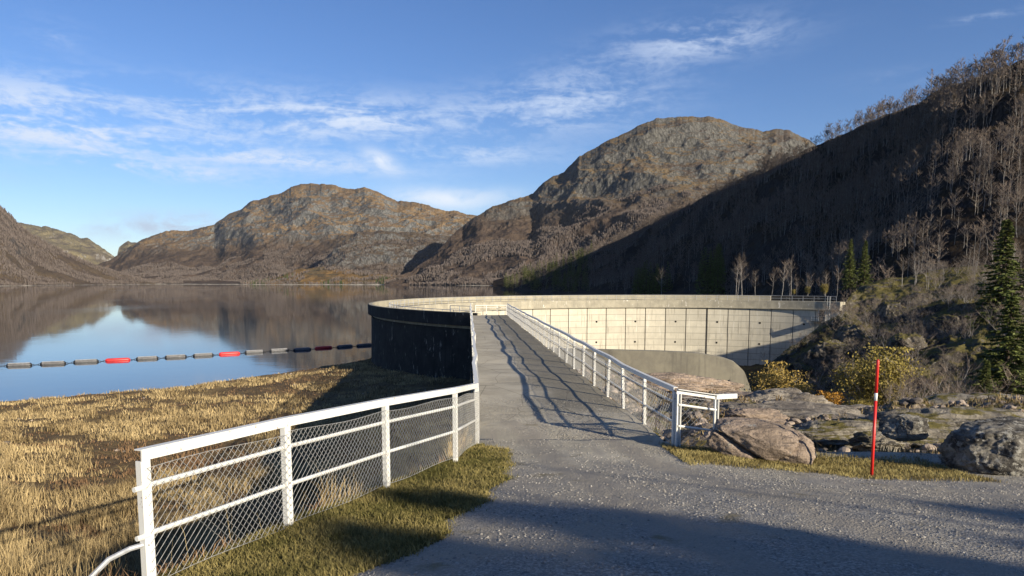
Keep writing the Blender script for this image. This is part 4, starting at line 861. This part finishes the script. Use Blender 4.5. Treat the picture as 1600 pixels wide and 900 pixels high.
def spruce_proto(seed, H=14., nb=60, nn=14, w=.34, bk=5, rad=.22, sparse=0., nl=.32, nw=.06):
    r_ = np.random.default_rng(seed); mbt = MB(); mbt.tube([(0, 0, -.4), (0, 0, H*.5), (0, 0, H*.99)], [rad, rad*.55, .02], bk); TV = []; TT = []
    for i in range(nb):
        f_ = (i+.5)/nb; z = H*(.06+.92*f_**.9); L = H*w*.5*(1-f_)**.85*r_.uniform(.65, 1.15)+.12; az_ = i*2.4+r_.normal(0, .3)
        if r_.random() < sparse: continue
        d = np.array([math.cos(az_), math.sin(az_), 0]); dr = r_.uniform(.15, .35); p0_ = np.array([0, 0, z])
        mbt.tube([p0_, p0_+d*L*.6+[0, 0, -dr*L*.55], p0_+d*L+[0, 0, -dr*L*.6]], [.035, .02, .008], 3, cap=False)
        for k in range(nn):
            u = r_.uniform(.12, 1.02); c_ = p0_+d*L*u+np.array([0, 0, -dr*L*(.9*u if u < .6 else .54+.15*(u-.6))]); sd_ = np.array([-d[1], d[0], 0])*r_.choice([-1, 1])
            dd_ = d*r_.uniform(.2, .9)+sd_*r_.uniform(.3, 1.)+np.array([0, 0, r_.uniform(-.75, .05)]); dd_ /= np.linalg.norm(dd_); LL = nl*(1-u*.35)*max(L, .6)*.55*r_.uniform(.6, 1.3)+.08
            ww = np.cross(dd_, r_.normal(size=3)+[0, 0, 1.2]); ww = ww/np.linalg.norm(ww)*nw*r_.uniform(.7, 1.4)
            o = len(TV); TV += [c_-ww*.4, c_+dd_*LL*.45-ww, c_+dd_*LL, c_+dd_*LL*.45+ww]; TT += [[o, o+1, o+2], [o, o+2, o+3]]
    V0 = np.concatenate(mbt.v); Q = np.concatenate(mbt.q); T0 = np.concatenate([Q[:, [0, 1, 2]], Q[:, [0, 2, 3]], np.concatenate(mbt.t)])
    return np.concatenate([V0, np.array(TV)]), np.concatenate([T0, np.array(TT)+len(V0)]), np.r_[np.zeros(len(T0), int), np.ones(len(TT), int)]
def leafy_proto(seed, H=5., Wd=4., nl=14, nleaf=2500, ls=.09, nclump=60, stems=5, top=.55):
    r_ = np.random.default_rng(seed); mbt = MB(); tips = []
    for s in range(stems):
        az_ = r_.uniform(0, 6.28); L = Wd*.5*r_.uniform(.2, .8); hh = H*r_.uniform(.6, .97)
        tp = [np.array([math.cos(az_)*L*k**1.2, math.sin(az_)*L*k**1.2, -.2+hh*k])+r_.normal(0, .05, 3) for k in np.linspace(0, 1, 6)]; mbt.tube(tp, np.linspace(.05, .01, 6), 4)
        for _ in range(nl):
            k = r_.integers(2, 6); q = tp[k]; d = r_.normal(size=3)+[0, 0, .4]; d /= np.linalg.norm(d); e_ = q+d*r_.uniform(.3, .9)*Wd*.28; mbt.tube([q, (q+e_)/2+r_.normal(0, .05, 3), e_], [.012, .008, .004], 3, cap=False); tips.append(e_)
    tips = np.array(tips); cl = tips[r_.integers(0, len(tips), nleaf)]+r_.normal(0, Wd*.055, (nleaf, 3)); cl[:, 2] = np.clip(cl[:, 2], .1, H*1.02)
    d1 = r_.normal(size=(nleaf, 3)); d1 /= np.linalg.norm(d1, axis=1)[:, None]; d2 = np.cross(d1, r_.normal(size=(nleaf, 3))); d2 /= np.linalg.norm(d2, axis=1)[:, None]; s_ = ls*r_.uniform(.5, 1.3, (nleaf, 1))
    TV = np.stack([cl-d1*s_*.5, cl+d2*s_*.35, cl+d1*s_*.5, cl-d2*s_*.35], 1).reshape(-1, 3); i = np.arange(nleaf)[:, None]*4; TT = np.concatenate([i+[[0, 1, 2]], i+[[0, 2, 3]]])
    V0 = np.concatenate(mbt.v); Q = np.concatenate(mbt.q); T0 = np.concatenate([Q[:, [0, 1, 2]], Q[:, [0, 2, 3]], np.concatenate(mbt.t)])
    return np.concatenate([V0, TV]), np.concatenate([T0, TT+len(V0)]), np.r_[np.zeros(len(T0), int), np.ones(len(TT), int)]
def far_proto(kind, seed):
    """small but solid tree form for woods beyond a kilometre"""
    r_ = np.random.default_rng(seed)
    if kind == 'b': prof = [(0, .03), (.25, .06), (.55, .11), (.8, .10), (1, .02)]
    else: prof = [(0, .2), (.3, .15), (.65, .08), (1, .0)]
    k = 4; V = []
    for z, rr in prof:
        for j in range(k): a = 6.283*j/k+z; V.append([rr*math.cos(a)*r_.uniform(.6, 1.3), rr*math.sin(a)*r_.uniform(.6, 1.3), z-.05])
    T = []
    for i in range(len(prof)-1):
        for j in range(k): a, b_, c_, d_ = i*k+j, i*k+(j+1) % k, (i+1)*k+(j+1) % k, (i+1)*k+j; T += [[a, b_, c_], [a, c_, d_]]
    return np.array(V), np.array(T), np.zeros(len(T), int)

def sample_hill(name, n, dens=None, seed=0, t0=0., t1=1.):
    V, tt = HG[name]; nu, nv = V.shape[:2]; r_ = np.random.default_rng(seed)
    a = V[1:, 1:]-V[:-1, :-1]; b_ = V[1:, :-1]-V[:-1, 1:]; ar = np.linalg.norm(np.cross(a, b_), axis=-1)[:, :]
    tm = (tt[1:]+tt[:-1])/2; ar = ar*((tm >= t0) & (tm <= t1))[None]; p_ = ar.ravel()/ar.sum(); ix = r_.choice(len(p_), n, p=p_); i, j = ix//(nv-1), ix % (nv-1); u, v = r_.random((2, n))[:, :, None]
    P = (V[i, j]*(1-u)+V[i+1, j]*u)*(1-v)+(V[i, j+1]*(1-u)+V[i+1, j+1]*u)*v
    return P, tm[j]

def project(P):
    P = np.atleast_2d(P); d = P-[0, 0, EYE]; yc = d[:, 1]*math.cos(PITCH)-d[:, 2]*math.sin(PITCH); zc = d[:, 1]*math.sin(PITCH)+d[:, 2]*math.cos(PITCH)
    return 800+F*d[:, 0]/yc, PYC-F*zc/yc
def tree_mesh(name, proto, mats):
    V, T, mi = proto; me = fastmesh(name, V, T, mats, midx=mi); d = me.data; bpy.data.objects.remove(me); return d
def split_proto(name, proto, mats, pnames):
    """parts as meshes of their own: trunk (0) and crown (1)"""
    V, T, mi = proto; out = []
    for k in (0, 1):
        f = T[mi == k]; u, inv = np.unique(f, return_inverse=True); o = fastmesh(pnames[k], V[u], inv.reshape(f.shape), mats[k]); out.append(o.data); bpy.data.objects.remove(o)
    return out
def place_tree(name, datas, pnames, P, rz, sc, label, cat, group=None, zs=1.):
    r_ = empty(name, tuple(P), rz); r_.scale = (sc, sc, sc*zs); tag(r_, label, cat, group)
    for d, n in zip(datas, pnames):
        o = bpy.data.objects.new(n, d); COL.objects.link(o); o.parent = r_
    return r_
# ---- woods on the far mountains (one mass each: nobody could count them)
rf = np.random.default_rng(21)
FB = [far_proto('b', i) for i in range(4)]; FS = [far_proto('s', i) for i in range(3)]
M['farwood'] = m_tone('far_birch_twigs', (.078, .064, .058), (.15, .125, .112), .95, .05); M['farspruce'] = m_tone('far_spruce', (.022, .034, .014), (.06, .075, .025), .9, .1)
def wood(hn, n, t0, t1, protos, m, hgt, name, label, seed, maskf=None, zmax=None, wid=1.):
    P, tt = sample_hill(hn, n, seed=seed, t0=t0, t1=t1); k = np.ones(len(P), bool)
    px, py = project(P); k &= (px > -120) & (px < 1720)
    if maskf is not None: k &= maskf(P, px, py)
    P = P[k]; n = len(P); s_ = hgt*rf.uniform(.6, 1.25, n)
    V, T, mi, c = merge_inst(protos, rf.integers(0, len(protos), n), P, rf.uniform(0, 6.28, n), s_, tilt=.03)
    c = np.clip(.5+1.1*np.repeat(fbm(P/60., 3), len(protos[0][0]))+(c-.5)*.8, 0, 1) if len({len(q[0]) for q in protos}) == 1 else c
    return tag(fastmesh(name, V, T, m, cols=c), label, 'forest', kind='stuff')
wood('H_right', 85000, .0, .62, FB, M['farwood'], 7.5, 'woodland', 'bare birch woodland on the lower half of the right-hand mountain', 1, lambda P, px, py: (fbm(P/110., 4) > -.16+.35*np.clip((P[:, 2]-130)/160, 0, 2)))
wood('H_centre', 65000, .0, .5, FB, M['farwood'], 7.5, 'woodland', 'bare birch woodland along the foot of the central mountain', 2, lambda P, px, py: fbm(P/200., 4) > -.1+.3*np.clip((P[:, 2]-120)/120, 0, 2))
wood('H_left', 40000, .0, 1., FB, M['farwood'], 6, 'woodland', 'bare brown woodland on the left-hand slope', 3, lambda P, px, py: (fbm(P/150., 3) > -.15) & (px < 260))
wood('H_knob', 5000, .0, .9, FB, M['farwood'], 7, 'woodland', 'bare woodland round the dark knob across the lake', 4, lambda P, px, py: fbm(P/90., 3) > -.05)
wood('H_mound', 6000, .0, 1., FB, M['farwood'], 7, 'woodland', 'bare trees on the low mound at the far shore', 5, lambda P, px, py: fbm(P/60., 3) > .0)
wood('H_mound', 700, .0, .6, FS, M['farspruce'], 12, 'spruce_wood', 'dark green spruces among the far shore trees', 6, lambda P, px, py: (fbm(P/90., 2) > .12))

# ---- right-hand hillside: nearest 300 as trees, the others one mass
BP = [birch_proto(i, 8, 14, 190, 3, tww=.065, twl=.85, trunk_r=.075, spread=1.15) for i in range(7)]
def dens_mask(P, px, py): return (fbm(P/38., 3)+.5*fbm(P/9.+3, 2) > np.interp(px, [900, 1150, 1300], [.04, .02, -.04])) & (px > 790) & (px < 1650) & ~((px < 920) & (py > 402+.1*(920-px)) & (rf.random(len(px)) < .8))
P, tt = sample_hill('H_east', 17000, seed=9, t0=.0, t1=1.0); px, py = project(P); k = dens_mask(P, px, py) & (P[:, 2] > WZ+.4)
P = P[k]; tt = tt[k]; px = px[k]; py = py[k]
# not where the hillside is behind its own foot
dist = np.hypot(P[:, 0], P[:, 1]); odr = np.argsort(dist)
P = P[odr]; dist = dist[odr]; px = px[odr]; py = py[odr]
vis = (py < np.where(px < 1320, 458, np.interp(px, [1320, 1370, 1480, 1600], [455, 436, 420, 420])))
near = np.where(vis)[0][:300]; far = np.setdiff1d(np.arange(len(P)), near)
bdat = [split_proto('birch', q, (M['bark'], M['twig']), ('trunk', 'crown')) for q in BP]
for n_, i_ in enumerate(near):
    place_tree('birch_tree', bdat[n_ % 7], ('trunk', 'crown'), P[i_]-[0, 0, .2], rf.uniform(0, 6.28), rf.uniform(.65, 1.15), 'bare pale-stemmed birch standing among its like on the steep hillside behind the dam', 'tree', 'bare birches on the hillside behind the dam')
BPF = [birch_proto(30+i, 8, 9, 95, 3, tww=.12, twl=.95, trunk_r=.06, spread=1.15, farv=True) for i in range(6)]
Pf = P[far]; nf = len(Pf)
V, T, mi, c = merge_inst(BPF, rf.integers(0, 6, nf), Pf-[0, 0, .2], rf.uniform(0, 6.28, nf), rf.uniform(.6, 1.5, nf), tilt=.06)
M['twig2'] = m_simple('far_hill_twigs', (.145, .115, .094), .9, .1, .25, .3)
tag(fastmesh('birch_wood', V, T, [M['bark'], M['twig2']], midx=mi), 'mass of bare birches higher up and farther along the right-hand hillside', 'forest', kind='stuff')
M['shadetwig'] = m_simple('shade_painted_twigs', (.022, .018, .016), .95, .05, .2, .4)  # shade put into the twig colour of the skyline trees
SKP = [birch_proto(60+i, 8, 20, 560, 4, tww=.06, twl=.8, trunk_r=.10, spread=1.1) for i in range(5)]
skd = [split_proto('dark_tree', q, (M['shadetwig'], M['shadetwig']), ('trunk', 'crown')) for q in SKP]
Vh = HG['H_east'][0]; pxr, pyr = project(Vh[:, -1]); rs_ = np.random.default_rng(8)
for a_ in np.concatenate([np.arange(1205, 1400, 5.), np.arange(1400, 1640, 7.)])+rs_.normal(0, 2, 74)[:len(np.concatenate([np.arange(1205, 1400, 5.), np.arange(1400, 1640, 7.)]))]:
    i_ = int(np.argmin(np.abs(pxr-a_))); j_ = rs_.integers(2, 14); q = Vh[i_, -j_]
    place_tree('dark_tree', skd[i_ % 5], ('trunk', 'crown'), q-[0, 0, .3], a_, rs_.uniform(.55, 1.05), 'leafless tree with shade painted into its colour, standing along the skyline of the right-hand hillside', 'tree', 'dark trees along the hillside skyline')
# spruces at the foot of the hillside, left end
SPF = [spruce_proto(50+i, 17, 30, 12, w=.34, bk=3, nl=.9, nw=.35) for i in range(4)]
sdat = [split_proto('spruce', q, (M['darkbark'], M['needle']), ('trunk', 'crown')) for q in SPF]
P, tt = sample_hill('H_east', 9000, seed=12, t0=.0, t1=.75); px, py = project(P)
k = (P[:, 2] > WZ+.5) & (px > 788) & (px < 1130) & (((px < 920) & (py > 395+.1*(920-px))) | ((py > 380+(px-920)*-.32) & (fbm(P/45., 2) > .12)))
P = P[k]; px = px[k]; dist = np.hypot(P[:, 0], P[:, 1]); o_ = np.argsort(dist); o1 = rf.permutation(o_[px[o_] < 925])[:190]; o2 = o_[px[o_] >= 925][:90]; P = P[np.r_[o1, o2]]
for i_, q in enumerate(P):
    place_tree('spruce_tree', sdat[i_ % 4], ('trunk', 'crown'), q-[0, 0, .3], rf.uniform(0, 6.28), rf.uniform(.6, 1.15), 'dark green spruce in the stand on the far shore beyond the dam', 'tree', 'spruces beyond the dam')

# ---- trees near the dam and on the knoll
def surf(hn, px_, py_=None, t_=None):
    V, tt = HG[hn]; flat = V.reshape(-1, 3); a, b_ = project(flat); d = (a-px_)**2+((b_-py_)**2 if py_ is not None else 0); d = np.where(flat[:, 1] > 5, d, 1e9)
    cand = np.where(d < 9)[0]
    if len(cand): return flat[cand[np.argmin(flat[cand, 1])]]
    return flat[np.argmin(d)]
SN = [spruce_proto(70+i, 10, 150, 60, w=.38, bk=7, nl=.45, nw=.06) for i in range(3)]
sn = [split_proto('spruce', q, (M['darkbark'], M['needle']), ('trunk', 'crown')) for q in SN]
def spruce(px_, ytop, ybase, D, label, wz=1., k=0, P=None):
    b_ = at(px_, ybase, D) if P is None else P; top = at(px_, ytop, b_[1]); H_ = top[2]-b_[2]
    r_ = place_tree('spruce_tree', sn[k], ('trunk', 'crown'), b_, k*1.3, 1., label, 'tree'); r_.scale = (H_/10*wz, H_/10*wz, H_/10); return r_
spruce(1326, 372, 455, 152, 'left of the two slim spruces beside the end of the dam', .85, 0)
spruce(1349, 374, 452, 154, 'right of the two slim spruces beside the end of the dam', .9, 1)
spruce(1566, 455, 672, 46, 'big dense spruce at the right edge above the dark block', 1.3, 2)
spruce(1612, 440, 668, 50, 'big dense spruce cut off by the right edge of the picture', 1.5, 0)
spruce(1558, 338, 560, 82, 'tall thin-topped spruce rising behind the dense spruce', 1.1, 1)
spruce(1600, 400, 560, 88, 'spruce half hidden behind the tall thin-topped one', 1.3, 2)
spruce(1535, 560, 668, 44, 'small spruce at the left foot of the big dense spruce', 1.1, 1)
LP = [leafy_proto(1, 5, 5.0, 26, 15000, .14, stems=8), leafy_proto(2, 3, 5., 22, 9000, .13, stems=10), leafy_proto(3, 2, 2.4, 18, 5000, .10, stems=7)]
def leafy(k, leafm, px_, ytop, ybase, D, label, cat='tree', wz=1., nm='yellow_tree'):
    dat = split_proto(nm, LP[k], (M['bark'], M[leafm]), ('stems', 'foliage')); b_ = at(px_, ybase, D); H_ = at(px_, ytop, D)[2]-b_[2]; s0 = H_/[5, 3, 2][k]
    r_ = place_tree(nm, dat, ('stems', 'foliage'), b_, k, 1., label, cat); r_.scale = (s0*wz, s0*wz, s0)
leafy(0, 'oliveleaf', 1374, 542, 668, 47, 'round olive-yellow birch standing behind the red pole', wz=1.0)
leafy(1, 'yleaf', 1222, 586, 652, 58, 'wide golden bush in the gully right of the guide wall', 'bush', 1.0, 'yellow_bush')
leafy(2, 'yleaf', 1208, 566, 650, 62, 'tall thin yellow bush close to the end of the guide wall', 'bush', .5, 'yellow_bush')
leafy(2, 'oleaf', 1295, 612, 652, 46, 'small orange bush between the golden bush and the round birch', 'bush', 1.05, 'orange_bush')
leafy(2, 'yleaf', 1250, 600, 650, 56, 'bright yellow bush at the right of the golden bush', 'bush', .8, 'yellow_bush')
leafy(1, 'oliveleaf', 1350, 628, 668, 42, 'low ochre bush at the foot of the round birch', 'bush', .8, 'yellow_bush')
leafy(1, 'oliveleaf', 1562, 250, 285, 330, 'lone yellowish tree among bare birches high on the hillside', 'tree', .8, 'yellow_tree')
for i_, (a_, b0_, c0_, lb) in enumerate([(1262, 446, 459, 'low golden bush behind the handrail of the dam'), (1288, 442, 459, 'brightest golden bush behind the handrail of the dam'), (1240, 450, 460, 'small ochre bush left of the golden bushes behind the dam')]):
    leafy(2, 'oliveleaf', a_, b0_+2, c0_, 168, lb, 'bush', .8, 'yellow_bush')
ORD = ['leftmost', 'second from the left', 'third from the left', 'fourth from the left', 'fifth from the left', 'sixth from the left', 'seventh from the left', 'eighth from the left', 'ninth from the left', 'tenth from the left', 'eleventh from the left', 'rightmost']
def rank(v, lst): k = sorted(lst).index(v); return 'rightmost' if k == len(lst)-1 else ORD[k]
# bare birches and shrubs by the dam end and over the cliff
BN = [birch_proto(90+i, 8, 20, 420, 5, tww=.022, trunk_r=.09, stems=1+i % 2) for i in range(4)]
bn = [split_proto('birch', q, (M['bark'], M['twig']), ('trunk', 'crown')) for q in BN]
for i_, (a_, yt, yb, D_) in enumerate([(1222, 405, 460, 175), (1236, 402, 460, 178), (1206, 418, 460, 176), (1262, 424, 460, 180), (1245, 430, 460, 172), (1150, 405, 460, 200), (1160, 400, 460, 205), (1033, 418, 459, 300), (1180, 420, 460, 190), (1290, 420, 460, 170), (1308, 415, 458, 160)]):
    b_ = at(a_, yb, D_); H_ = at(a_, yt, D_)[2]-b_[2]; r_ = place_tree('birch_tree', bn[i_ % 4], ('trunk', 'crown'), b_-[0, 0, 1], i_, 1., 'sunlit bare birch right behind the dam crest, '+rank(a_, [1222, 1236, 1206, 1262, 1245, 1150, 1160, 1033, 1180, 1290, 1308]), 'tree', 'sunlit birches right behind the crest'); r_.scale = (H_/8*.9,)*2+(H_/8*1.1,)
SH = [birch_proto(110+i, 3.2, 9, 420, 4, tww=.016, twl=.55, trunk_r=.035, stems=5, lean=.5) for i in range(4)]
sh = [split_proto('shrub', q, (M['bark'], M['twig']), ('stems', 'twigs')) for q in SH]
cl = HG['H_cliff'][0]; cr = np.random.default_rng(5); cnt = 0
P = np.concatenate([sample_hill('H_cliff', 1200, seed=3)[0], sample_hill('H_top', 400, seed=5)[0]]); px, py = project(P); k = (px > 1190) & (px < 1640) & (fbm(P/9., 2) > -.05); P = P[k]; px = px[k]
od = cr.permutation(len(P))[:290]
for i_ in od:
    place_tree('bare_shrub', sh[i_ % 4], ('stems', 'twigs'), P[i_]-[0, 0, .15], cr.uniform(0, 6.28), cr.uniform(.45, 1.0), 'leafless grey-brown shrub among its like on the rocky knoll right of the dam', 'bush', 'leafless shrubs on the knoll')
P, tt = sample_hill('H_top', 160, seed=4, t0=.5, t1=1.); px, py = project(P); k = (px > 1380) & (px < 1640); P = P[k][:26]
for i_, q in enumerate(P):
    place_tree('birch_tree', bn[i_ % 4], ('trunk', 'crown'), q-[0, 0, .2], i_, cr.uniform(.45, .8), 'bare birch growing on top of the mossy knoll', 'tree', 'bare birches on the knoll')
for i_, (a_, yt, yb, D_) in enumerate([(1400, 575, 668, 43), (1432, 590, 668, 42), (1452, 570, 668, 44), (1480, 560, 668, 45), (1500, 585, 666, 42), (1515, 545, 668, 47), (1420, 610, 668, 40), (1465, 600, 668, 40), (1540, 600, 668, 41), (1490, 610, 668, 38), (1390, 600, 668, 45), (1325, 600, 660, 50)]):
    b_ = at(a_, yb, D_); H_ = at(a_, yt, D_)[2]-b_[2]; r_ = place_tree('bare_shrub', sh[i_ % 4], ('stems', 'twigs'), b_, i_*2., 1., 'leafless shrub between the round birch and the spruces, '+rank(a_, [1400, 1432, 1452, 1480, 1500, 1515, 1420, 1465, 1540, 1490, 1390, 1325]), 'bush', 'leafless shrubs in the hollow'); r_.scale = (H_/3.2,)*3
M['cliffrock'] = m_rock('pale_cliff_rock', (.17, .15, .125), (.045, .038, .032), moss=1., sc=.9)
for i_, (a_, b_, sz, lb) in enumerate([(1300, 560, (6, 4, 5.5), 'tall pale rock rib on the slope just right of the dam foot'), (1335, 530, (5, 4, 4.5), 'rounded rock bulge halfway up beside the dam end'), (1262, 575, (3.5, 3, 2.6), 'lowest rock lump at the foot of the dam slope'), (1390, 500, (6, 4, 6), 'big dark rock face in the middle of the knoll'), (1440, 470, (7, 4, 4), 'broad rock shelf under the mossy top of the knoll'), (1372, 468, (3.4, 2.5, 2.0), 'pale outcrop near the top left of the knoll'), (1420, 545, (5, 4, 4), 'shaded rock block above the round birch'), (1480, 520, (5, 4, 5), 'steep rock step left of the tall spruce'), (1520, 450, (6, 4, 3), 'low outcrop on the mossy top beside the tall spruce')]):
    q = surf('H_top' if b_ < 490 else 'H_cliff', a_, b_); boulder('rock_outcrop', (q[0], q[1]+.8, q[2]-.3), sz, M['cliffrock'], 60+i_, lb, rz=i_*.7, blocky=.6, amp=.22, planes=10, sc=2., cat='rock')
# moss and grass tufts on the knoll
P = np.concatenate([sample_hill('H_cliff', 50000, seed=8)[0], sample_hill('H_top', 20000, seed=9)[0]]); px, py = project(P); k = (px > 1160) & (px < 1680) & (fbm(P/5., 3) > .02); P = P[k]
V, T = blades(P[:, 0], P[:, 1], P[:, 2]-.02, rf.uniform(.12, .5, len(P)), .06+0*P[:, 0], 1.2, 9)
tag(fastmesh('knoll_heather', V, T, M['olive'], cols=np.repeat(np.clip(.5+fbm(P/3., 2)+rf.normal(0, .2, len(P)), 0, 1), 5)), 'dark olive heather and moss on the knoll', 'heather', kind='stuff')

# ---- unseen trees added behind the camera to throw shade on the track
def shade_tree(x, y, H_, k, lab):
    z = gz(x, y); r_ = place_tree('spruce_tree', sn[k], ('trunk', 'crown'), (x, y, z-.2), x, 1., lab, 'tree', 'added shade spruces behind the viewer'); r_.scale = (H_/10*1.5, H_/10*1.5, H_/10)
for i_ in range(16):
    x = 20.8+1.75*i_; y = -16.5+.5*math.sin(i_*2.3); hh = 10.15 if x < 30 else 8.7
    shade_tree(x, y, hh+.5*math.sin(i_*1.7), i_ % 3, 'unseen spruce added behind the viewer to shade the track')
    shade_tree(x-2.4, y+3.4, hh-1.9+.4*math.sin(i_*2.9), (i_+1) % 3, 'unseen spruce added behind the viewer to shade the track')
    shade_tree(x-4.4, y+6.2, hh-3.3+.4*math.sin(i_*3.9), (i_+2) % 3, 'unseen spruce added behind the viewer to shade the track')
for i_, (x, y, h_) in enumerate([(32, -15.5, 9.6), (35, -16, 10), (38, -15, 9.6), (41, -16, 10), (45, -15, 10), (49, -15, 10)]):  # unseen birches added to break the foreground shade into dapples
    place_tree('birch_tree', bn[i_ % 4], ('trunk', 'crown'), (x, y, gz(x, y)-.2), i_, h_/8, 'unseen bare birch added behind the viewer for dappled shade', 'tree', 'added shade birches behind the viewer')
pole = [split_proto('bare', birch_proto(200+i, 11, 6, 30, 6, tww=.02, trunk_r=.13, lean=.1), (M['bark'], M['twig']), ('trunk', 'crown')) for i in range(2)]  # unseen bare trunks added to cast long streak shadows on the gravel
place_tree('birch_tree', pole[0], ('trunk', 'crown'), (23.2, -13.2, gz(23.2, -13.2)-.2), 0, 1.05, 'taller of two unseen bare birches added to cast streak shadows', 'tree')
place_tree('birch_tree', pole[1], ('trunk', 'crown'), (20.2, -12.9, gz(20.2, -12.9)-.2), 1, .95, 'lower of two unseen bare birches added to cast streak shadows', 'tree')

# ================================================================== HAZE
m = bpy.data.materials.new('haze'); m.use_nodes = True; nt = m.node_tree; nt.nodes.clear(); out = nt.nodes.new('ShaderNodeOutputMaterial'); pv = nt.nodes.new('ShaderNodeVolumePrincipled')
pv.inputs['Density'].default_value = 1.2e-5; pv.inputs['Color'].default_value = (.80, .88, 1, 1); pv.inputs['Anisotropy'].default_value = .0; nt.links.new(pv.outputs[0], out.inputs['Volume'])
hz = MB().box((0, 3150, 395), (14000, 7300, 815)).build('haze', m); tag(hz, 'thin blue daylight haze over the lake and mountains', 'haze', kind='stuff')
